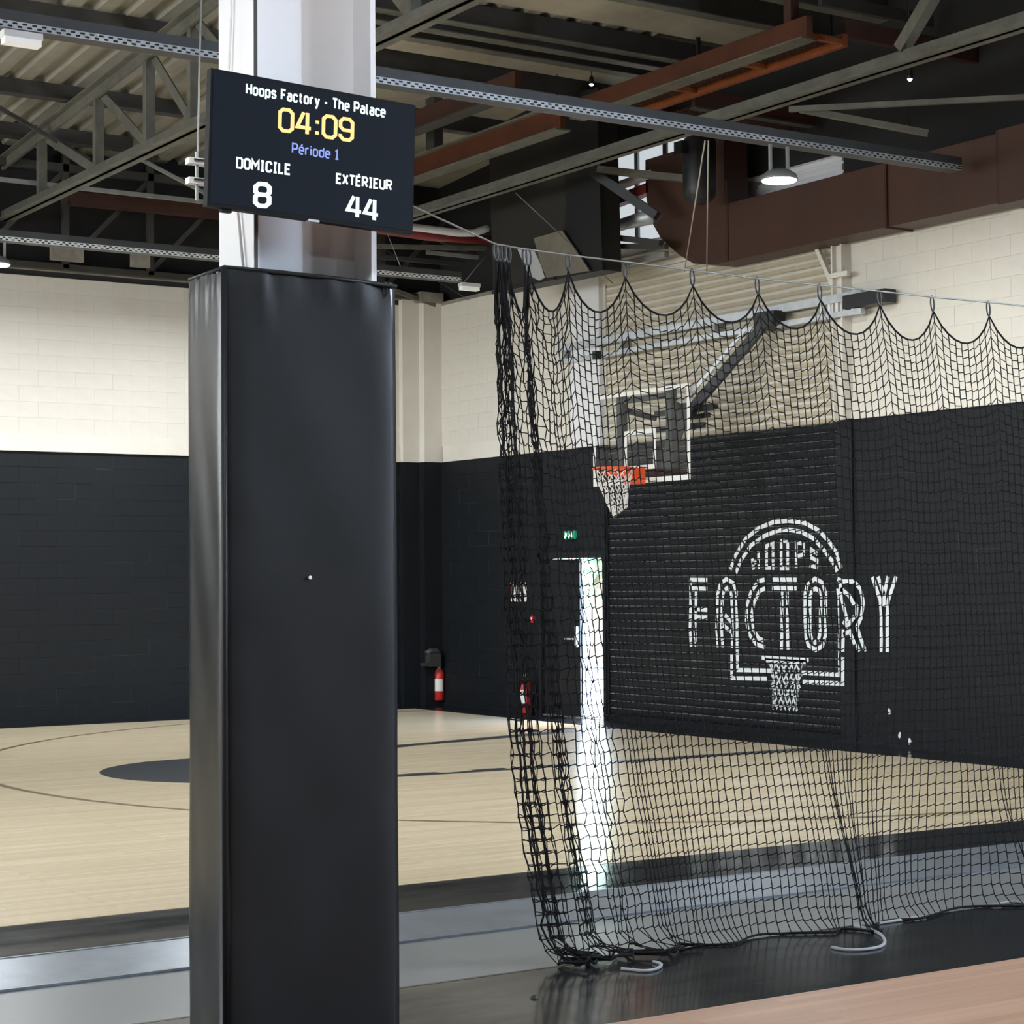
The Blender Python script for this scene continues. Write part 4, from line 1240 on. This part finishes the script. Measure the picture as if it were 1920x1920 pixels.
truss('roof_truss', XB, ZC, 7.86, pb, 'steel lattice truss above the net, running toward the top right', True)
# braces seen between the trusses
def brace(p, q, w, label, m='truss', h=None, name='roof_brace'):
    return tag(MB().bar(p, q, w, h or w).build(name, m), label, 'brace')
brace(at(-20, 150, X=XA - 1.0), at(135, -8, X=XA - 0.2), 0.09, 'pale slanting brace at the top left corner, upper one')
brace(at(-20, 188, X=XA - 0.7), at(160, 82, X=XA - 0.1), 0.08, 'pale slanting brace at the top left corner, lower one')
brace(at(100, 112, Y=21.5), at(275, 142, Y=21.5), 0.09, 'short level brace between truss posts at top left', 'truss')
brace(at(-10, 197, Y=22.3), at(168, 300, Y=22.3), 0.045, 'thin sloping rod crossing the first truss post', 'truss_dark')
brace(at(262, 298, Y=22.8), at(390, 365, Y=22.8), 0.04, 'thin sloping rod below the scoreboard left edge', 'galv_dull')
brace(at(-10, 335, Y=23.0), at(395, 380, Y=23.0), 0.05, 'pale level conduit left of the scoreboard', 'galv_dull')
brace(at(130, 372, Y=23.6), at(800, 437, Y=23.6), 0.14, 'dark red level beam left of the scoreboard', 'rust_dark', 0.16)
brace(at(1080, 262, Y=20.5), at(1520, 310, Y=20.5), 0.05, 'thin level rod behind the hanging ropes', 'truss_dark')
brace(at(1120, 318, Y=18.4), at(1640, 372, Y=16.2), 0.08, 'steel brace passing behind the bright lamp', 'truss')
brace(at(1110, 322, X=13.2), at(1232, 405, X=13.6), 0.10, 'black diagonal strut beside the brown duct end', 'black_metal')
brace(at(1480, 205, X=12.6), at(1930, 182, X=13.9), 0.05, 'thin level rod at right below the slanting truss chord', 'truss')
brace(at(1690, 92, X=XB), at(1750, -10, X=XB), 0.11, 'steep truss member at the top right', 'truss')
brace(at(1500, 205, X=12.7), at(1740, 250, X=13.6), 0.06, 'slim brace right of the orange walkway', 'truss')
brace(at(700, 400, Y=23.2), at(910, 482, Y=23.2), 0.07, 'dark slanting strut right of the scoreboard', 'truss_dark')
brace(at(690, 462, Y=22.9), at(930, 466, Y=22.9), 0.06, 'pale level rod right of the scoreboard', 'truss')
brace(at(800, 473, Y=23.1), at(925, 486, Y=23.1), 0.05, 'thin pale rod below the other beside the scoreboard', 'galv_dull')
brace(at(690, 480, Y=23.5), at(935, 502, Y=23.5), 0.06, 'dark level rod above the tray at the room corner', 'truss_dark')
brace(at(740, 545, Y=23.9), at(815, 572, Y=23.9), 0.06, 'dark sloping member over the corner column', 'truss')
brace(at(780, 395, X=12.9), at(960, 345, X=12.9), 0.08, 'dark strut above the bright pipe', 'truss_dark')
# lattice behind the far tray
lat = thing('end_lattice', 'dark steel lattice against the black upper back wall', 'lattice')
for i in range(7):
    x = 6.6 + i * 1.15
    MB().box(x - 0.04, YB - 0.2, 5.75, x + 0.04, YB - 0.12, 7.35).build('post', 'truss_dark', lat)
    MB().bar((x, YB - 0.14, 5.8), (x + 1.15, YB - 0.14, 7.0), 0.06, 0.04, up=(0, 1, 0)).build('diagonal', 'truss_dark', lat)
MB().box(4.0, YB - 0.2, 6.98, 14.3, YB - 0.1, 7.08).build('rail', 'truss_dark', lat)
MB().box(4.0, YB - 0.2, 5.72, 14.3, YB - 0.1, 5.80).build('rail', 'truss_dark', lat)
# pipe on the wall head and bearing pads
tag(MB().tube([(-8, YB - 0.03, 5.775), (13.85, YB - 0.03, 5.765)], 0.055, 10).build('wall_pipe', 'pad_grey', None, True), 'pale pipe lying along the head of the back wall', 'pipe')
for (x0, x1, y0, y1, lb) in ((97, 158, 470, 504, 'wider concrete bearing pad above the left white wall'), (248, 282, 486, 514, 'narrower concrete bearing pad above the left white wall')):
    a, b = at(x0, y0, Y=YB - 0.3), at(x1, y1, Y=YB - 0.3)
    tag(MB().box(a.x, YB - 0.29, 5.83, b.x, YB - 0.22, 6.05).build('bearing_pad', 'pad_grey'), lb, 'pad')

# ------------------------------------------------------------------ cable trays and lamps
def tray(Y, z, x0, x1, label, m):
    t = thing('cable_tray', label, 'cable tray', 'perforated cable trays')
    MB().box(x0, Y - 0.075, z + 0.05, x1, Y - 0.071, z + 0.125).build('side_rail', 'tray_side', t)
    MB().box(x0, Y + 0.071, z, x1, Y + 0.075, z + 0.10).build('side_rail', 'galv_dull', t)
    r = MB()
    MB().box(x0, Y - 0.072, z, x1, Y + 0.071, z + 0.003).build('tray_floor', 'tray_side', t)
    for k in (0, 0.022, 0.043):
        r.box(x0, Y - 0.077, z + k, x1, Y - 0.073, z + k + 0.007)
    n = int((x1 - x0) / 0.07)
    for i in range(n):
        x = x0 + i * 0.07
        r.box(x, Y - 0.077, z + 0.007, x + 0.036, Y - 0.073, z + 0.022)
        r.box(x + 0.035, Y - 0.077, z + 0.029, x + 0.07, Y - 0.073, z + 0.043)
    MB().box(x0, Y - 0.066, z + 0.004, x1, Y - 0.062, z + 0.05).build('cable_bundle', 'black_metal', t)  # black sheet behind the slots, stands for shade inside the tray
    stuff(r.build('slotted_rail', m, t))
    for x in ((0.9, 6.62) if Y < 15 else (0.9, 11.6)):
        MB().tube([(x, Y, z + 0.003), (x, Y, roof(Y) - 0.02)], 0.005, 6).build('hanger_rod', 'truss_dark', t)
    return t
T1Y, T2Y, TZ = 13.30, 21.6, 5.60
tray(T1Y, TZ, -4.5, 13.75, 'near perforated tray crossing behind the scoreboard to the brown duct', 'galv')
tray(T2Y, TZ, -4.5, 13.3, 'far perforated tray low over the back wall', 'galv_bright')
def high_bay(x, y, z, label, seen, power=LAMP_W):
    t = thing('high_bay_lamp', label, 'lamp', 'high bay lamps on the trays')
    MB().lathe([(0.05, 0.10), (0.10, 0.085), (0.15, 0.05), (0.165, 0.015), (0.165, 0.0)], 0, 0, 24).build('housing', 'lamp_body', t, True)
    MB().lathe([(0.150, -0.012), (0.155, 0.0)], 0, 0, 24).build('lens', 'lamp_lens', t)
    for s_ in (-0.1, 0.1):
        MB().box(s_ - 0.012, -0.012, 0.04, s_ + 0.012, 0.012, TZ - z + 0.004).build('hanger', 'galv_dull', t)
    l = bpy.data.lights.new('lamp_light', 'AREA')
    l.shape = 'DISK'
    l.size = 0.29
    l.energy = power
    l.color = (0.93, 0.97, 1.0)
    lo = bpy.data.objects.new('lamp_light', l)
    lo.location = (0, 0, -0.02)
    lo.parent = t
    COL.objects.link(lo)
    t.location = (x, y, z)
    return t
p = at(1461, 338, Y=T1Y)
high_bay(p.x, T1Y, p.z, 'bright round high bay lamp under the near tray, before the brown duct', True)
p2 = at(-8, 496, Y=T2Y)
high_bay(p2.x, T2Y, p2.z, 'round high bay lamp just at the left picture edge under the far tray', True)
for i, (x, y) in enumerate(((2.0, T1Y), (6.6, T1Y), (10.3, T2Y), (-3.5, T1Y), (-3.5, T2Y), (2.0, 4.0), (8.0, 3.5), (-4.0, 4.0), (12.5, 3.5), (3.0, -3.0), (9.0, -3.0))):
    high_bay(x, y, p.z, ['high bay lamp left of the frame under the near tray', 'high bay lamp on the near tray, hidden behind the scoreboard', 'high bay lamp on the far tray, hidden behind the column', 'high bay lamp in the left aisle, near row', 'high bay lamp in the left aisle, far row', 'high bay lamp over the practice court, left', 'high bay lamp over the practice court, centre', 'high bay lamp over the practice court, far left', 'high bay lamp over the practice court by the right wall', 'high bay lamp behind the viewer, left', 'high bay lamp behind the viewer, right'][i], False)
def emergency(px_, py_, Y, label):
    c = at(px_, py_, Y=Y)
    t = thing('emergency_light', label, 'lamp', 'small box lights under the trays')
    MB().box(c.x - 0.14, Y - 0.05, TZ - 0.05, c.x + 0.14, Y + 0.05, TZ - 0.002).build('base', 'white_steel', t)
    MB().box(c.x - 0.13, Y - 0.045, TZ - 0.095, c.x + 0.13, Y + 0.045, TZ - 0.05).build('diffuser', 'batten', t)
emergency(40, 52, T1Y, 'translucent box light under the near tray at top left')
emergency(880, 536, T2Y, 'white box light under the far tray by the net top')
for i, (px_, py_) in enumerate(((1109, 158), (1015, 190), (1045, 188), (1706, 148), (1703, 243))):  # glowing fittings added for bright points among the roof steel
    X_ = 12.9 if i < 3 else 13.6 + 0.12 * i - 0.36
    c = at(px_, py_, X=X_)
    t = thing('spot_lamp', ['small bright spot lamp beside the orange beam, highest of the left three', 'small bright spot lamp left of the orange beam, leftmost of all', 'small bright spot lamp left of the orange beam, between two others', 'small bright spot lamp in the dark roof at right, upper one', 'small bright spot lamp in the dark roof at right, lower one'][i], 'lamp', 'small spot lamps among the roof steel')
    MB().lathe([(0.028, 0.0), (0.03, 0.03), (0.02, 0.09)], 0, 0, 12).build('housing', 'black_metal', t, True)
    MB().lathe([(0.012, -0.02), (0.024, -0.006), (0.026, 0.002)], 0, 0, 12).build('bulb', 'spot', t, True)
    MB().tube([(0, 0, 0.08), (0, 0, roof(c.y) - c.z - 0.02)], 0.006, 6).build('stem', 'black_metal', t)
    t.location = c

# ------------------------------------------------------------------ ducts and pipes by the right wall
dct = thing('air_duct', 'large brown red rectangular duct along the right wall top', 'duct')
DX0, DX1, DZ0, DZ1 = 13.99, 14.33, 5.28, 5.93
def duct_part(y0, y1, grow, name='duct_section', round_end=False):
    if round_end:
        poly = [(y0, DZ0), (17.25, DZ0)]
        for (px_, py_) in ((1300, 494), (1275, 479), (1255, 462), (1238, 445), (1224, 420), (1216, 400), (1212, 370), (1210, 330), (1210, 300)):
            q = at(px_, py_, X=DX0)
            poly.append((q.y, q.z))
        poly += [(17.05, poly[-1][1]), (17.05, DZ1), (y0, DZ1)]
    else:
        poly = [(y0, DZ0 - grow), (y1, DZ0 - grow), (y1, DZ1 + grow), (y0, DZ1 + grow)]
    return fix_normals(MB().prism(poly, lambda u, v: (DX0 - grow, u, v), lambda u, v: (DX1, u, v)).build(name, 'brown_duct', dct))
duct_part(14.49, 18.0, 0, round_end=True)
duct_part(13.0, 14.47, 0.004)
duct_part(8.0, 12.96, 0.03)
for y in (14.48, 12.98):
    MB().box(DX0 - 0.03, y - 0.018, DZ0 - 0.02, DX1, y + 0.012, DZ1 + 0.03).build('flange', 'rust_dark', dct)
MB().box(DX0 - 0.012, 16.985, DZ0, DX0 + 0.01, 17.03, 6.2).build('seam', 'rust_dark', dct)
drum = thing('extractor_drum', 'black round extractor drum hanging before the brown duct', 'extractor')
c = at(1312, 370, X=13.55)
fix_normals(MB().lathe([(0.02, c.z - 0.08), (0.11, c.z - 0.06), (0.17, c.z), (0.185, c.z + 0.1), (0.185, c.z + 0.62), (0.12, c.z + 0.7)], c.x, c.y, 24).build('drum', 'black_metal', drum, True))
MB().box(c.x - 0.02, c.y - 0.02, c.z + 0.68, c.x + 0.02, c.y + 0.02, roof(c.y) - 0.1).build('hanger', 'black_metal', drum)
MB().box(c.x - 0.26, c.y - 0.02, c.z + 0.46, c.x - 0.18, c.y + 0.12, c.z + 0.60).build('terminal_box', 'black_metal', drum)
# black plenum with tilted flaps
bxd = thing('ventilation_plenum', 'big dark ventilation box hanging above the net left end', 'ventilation box')
VX = 13.35
P_ = [at(x, y, X=VX) for x, y in ((915, 330), (1122, 325), (1130, 506), (1040, 525), (925, 548))]
ys = [q.y for q in P_]
zs = [q.z for q in P_]
poly = [(ys[4], zs[4]), (ys[3], zs[3]), (ys[2], zs[2]), (ys[1], zs[1] + 1.0), (ys[0], zs[0] + 0.9)]
fix_normals(MB().prism(poly, lambda u, v: (VX, u, v), lambda u, v: (13.62, u, v)).build('casing', 'dark_duct', bxd))
q = [at(x, y, X=VX - 0.02) for x, y in ((1060, 225), (1122, 225), (1131, 507), (1062, 520))]
MB().prism([(k.y, k.z) for k in q], lambda u, v: (VX - 0.03, u, v), lambda u, v: (VX - 0.001, u, v)).build('end_panel', 'black_metal', bxd)
def flap(px_list, m, name):
    q = [at(x, y, X=VX - 0.06) for x, y in px_list]
    return fix_normals(MB().prism([(k.y, k.z) for k in q], lambda u, v: (VX - 0.08, u, v), lambda u, v: (VX - 0.055, u, v)).build(name, m, bxd))
flap(((1003, 447), (1056, 432), (1108, 508), (1024, 521)), 'grey_board', 'tilted_flap')
flap(((972, 466), (1004, 470), (1026, 518), (1012, 526), (994, 516)), 'light_board', 'tilted_flap')
MB().box(VX - 0.02, ys[4] - 1.4, zs[3] + 0.0, VX, ys[4], zs[3] + 0.04).build('lower_edge', 'black_metal', bxd)
# pipes in the clerestory gap
a, b = at(1112, 366, X=14.0), at(1222, 326, X=14.0)
tag(MB().tube([a, b], 0.055, 12).build('ceiling_pipe', 'white_steel', None, True), 'slim white pipe in the window gap, upper one', 'pipe')
a, b = at(1112, 396, X=14.05), at(1222, 352, X=14.05)
tag(MB().bar(a, b, 0.12, 0.12).build('ceiling_beam', 'red_pipe'), 'dark red beam between the two white pipes', 'beam')
a, b, c = at(1112, 436, X=14.0), at(1176, 418, X=14.0), at(1226, 404, X=14.0)
tag(MB().tube([a, b, c], [0.07, 0.075, 0.10], 14).build('ceiling_pipe', 'galv', None, True), 'thick silvery pipe in the window gap, lower one', 'pipe')
a, b = at(1112, 440, X=13.7), at(1240, 456, X=13.7)
brace(a, b, 0.07, 'dark bar across the bright window gap, upper one', 'truss_dark')
a, b = at(1115, 462, X=13.75), at(1250, 462, X=13.75)
brace(a, b, 0.06, 'dark bar across the bright window gap, lower one', 'truss_dark')
brace(at(1165, 497, X=14.1), at(1250, 476, X=14.1), 0.07, 'grey steel angle at the foot of the window gap', 'galv_dull')
# red sprinkler pipe beyond the scoreboard; a white tube paints its lit top
a = [at(x, y, Y=22.2) for x, y in ((700, 418), (790, 428), (860, 437), (888, 437), (905, 431), (914, 428))]
tag(MB().tube(a, 0.05, 10).build('sprinkler_pipe', 'white_steel', None, True), 'shiny white pipe curving up at its end, right of the scoreboard', 'pipe')  # no second pipe; this tube paints the lit top of the red one
a = [at(x, y, Y=22.4) for x, y in ((700, 428), (800, 443), (925, 452))]
tag(MB().tube(a, 0.06, 10).build('sprinkler_pipe', 'red_pipe', None, True), 'dark red pipe just below the shiny white one', 'pipe')

# ------------------------------------------------------------------ orange walkway and crane beams
def rz(x, z):   # same line of sight height ratio at another height
    return x
wk = thing('orange_walkway', 'orange steel maintenance walkway frame under the roof', 'walkway')
WZ = 6.72
xl, xr = 12.16, 12.60
y_end = at(1585, 85, X=xr).y
MB().box(xl - 0.04, y_end, WZ, xl + 0.04, 17.3, WZ + 0.20).build('side_beam', 'orange_dark', wk)
MB().box(xl - 0.10, y_end, WZ - 0.015, xl + 0.10, 17.3, WZ).build('beam_flange', 'truss', wk)
MB().box(xr - 0.03, y_end, WZ - 0.02, xr + 0.03, 17.0, WZ + 0.10).build('side_beam', 'orange_steel', wk)
for y in (y_end + 0.03, y_end + 1.1, y_end + 2.2, 16.9):
    MB().box(xl, y - 0.025, WZ, xr, y + 0.025, WZ + 0.05).build('cross_bar', 'orange_steel', wk)
gr = MB()
n = int((16.9 - y_end) / 0.05)
for i in range(n):
    gr.box(xl + 0.04, y_end + i * 0.05, WZ + 0.052, xr - 0.03, y_end + i * 0.05 + 0.012, WZ + 0.058)
for i in range(9):
    xx = xl + 0.06 + i * 0.042
    gr.box(xx, y_end, WZ + 0.046, xx + 0.008, 16.9, WZ + 0.052)
stuff(gr.build('grating', 'rust_dark', wk))
c = at(1484, 60, X=xl)
MB().box(xl - 0.05, c.y - 0.05, WZ + 0.2, xl + 0.05, c.y + 0.05, roof(c.y) - 0.1).build('hanger_post', 'rust_dark', wk)
cb = thing('crane_beam', 'dark orange crane beam running far left behind the tray', 'beam')
xcb = 12.05
MB().box(xcb - 0.035, 17.4, 6.62, xcb + 0.035, 23.0, 6.86).build('web', 'orange_dark', cb)
MB().box(xcb - 0.10, 17.4, 6.60, xcb + 0.10, 23.0, 6.62).build('flange', 'truss', cb)
MB().box(xcb - 0.10, 17.4, 6.86, xcb + 0.10, 23.0, 6.88).build('flange', 'truss', cb)
MB().box(xcb - 0.06, 20.0, 6.88, xcb + 0.06, 20.2, 7.7).build('hanger', 'truss_dark', cb)
MB().box(11.5, 17.5, 6.98, 11.6, 23.4, 7.2).build('side_rail', 'rust_dark', cb)
MB().box(11.45, 17.5, 6.96, 11.65, 23.4, 6.98).build('flange', 'truss_dark', cb)
rw = thing('red_gantry', 'dark red perforated gantry running right from the orange walkway', 'gantry')
MB().box(12.75, 16.0, 6.66, XW - 0.02, 16.06, 6.84).build('side_beam', 'rust_dark', rw)
MB().box(12.75, 15.97, 6.64, XW - 0.02, 16.09, 6.66).build('flange', 'truss_dark', rw)
MB().box(12.75, 16.7, 6.66, XW - 0.02, 16.76, 6.84).build('side_beam', 'rust_dark', rw)
g2 = MB()
for i in range(34):
    x = 12.78 + i * 0.05
    g2.box(x, 16.06, 6.68, x + 0.012, 16.7, 6.686)
for i in range(12):
    g2.box(12.75, 16.08 + i * 0.052, 6.674, XW - 0.02, 16.09 + i * 0.052, 6.68)
stuff(g2.build('grating', 'rust_dark', rw))
MB().box(12.75, 13.72, 6.85, 14.5, 13.80, 7.02).build('rear_beam', 'rust_dark', rw)
MB().box(12.9, 14.2, 7.3, 14.4, 14.26, 7.42).build('rear_beam', 'truss_dark', rw)

# ------------------------------------------------------------------ ropes and guy wires
top = at(1322, 264, Y=T1Y)
wire_thing([top, at(1283, 510, X=14.15)], 'pale rope slanting down from the tray, left of the pair', 0.007, 'rope_pale', 'hanging_rope')
wire_thing([at(1328, 264, Y=T1Y), at(1325, 515, X=14.15)], 'pale rope falling straight from the tray, right of the pair', 0.007, 'rope_pale', 'hanging_rope')
wire_thing([at(967, 362, X=12.4), at(1150, 532, X=14.1)], 'thin wire slanting across the dark ventilation box', 0.006, 'cable')
wire_thing([at(727, 440, Y=22.0), at(757, 515, Y=T2Y)], 'short suspension wire left over the far tray', 0.006, 'galv')
wire_thing([at(913, 478, Y=22.0), at(864, 536, Y=T2Y)], 'short suspension wire right over the far tray', 0.006, 'galv')
wire_thing([at(695, 452, Y=20.5), at(925, 590, Y=23.9)], 'long faint wire sloping to the corner wall', 0.004, 'truss_dark')
tag(MB().tube([at(378, -10, Y=7.6), at(374, 120, Y=7.6), at(371, 285, Y=6.97)], 0.004, 6).build('drop_cable', 'galv_dull', None, True), 'thin cable dropping left of the column behind the screen', 'cable')
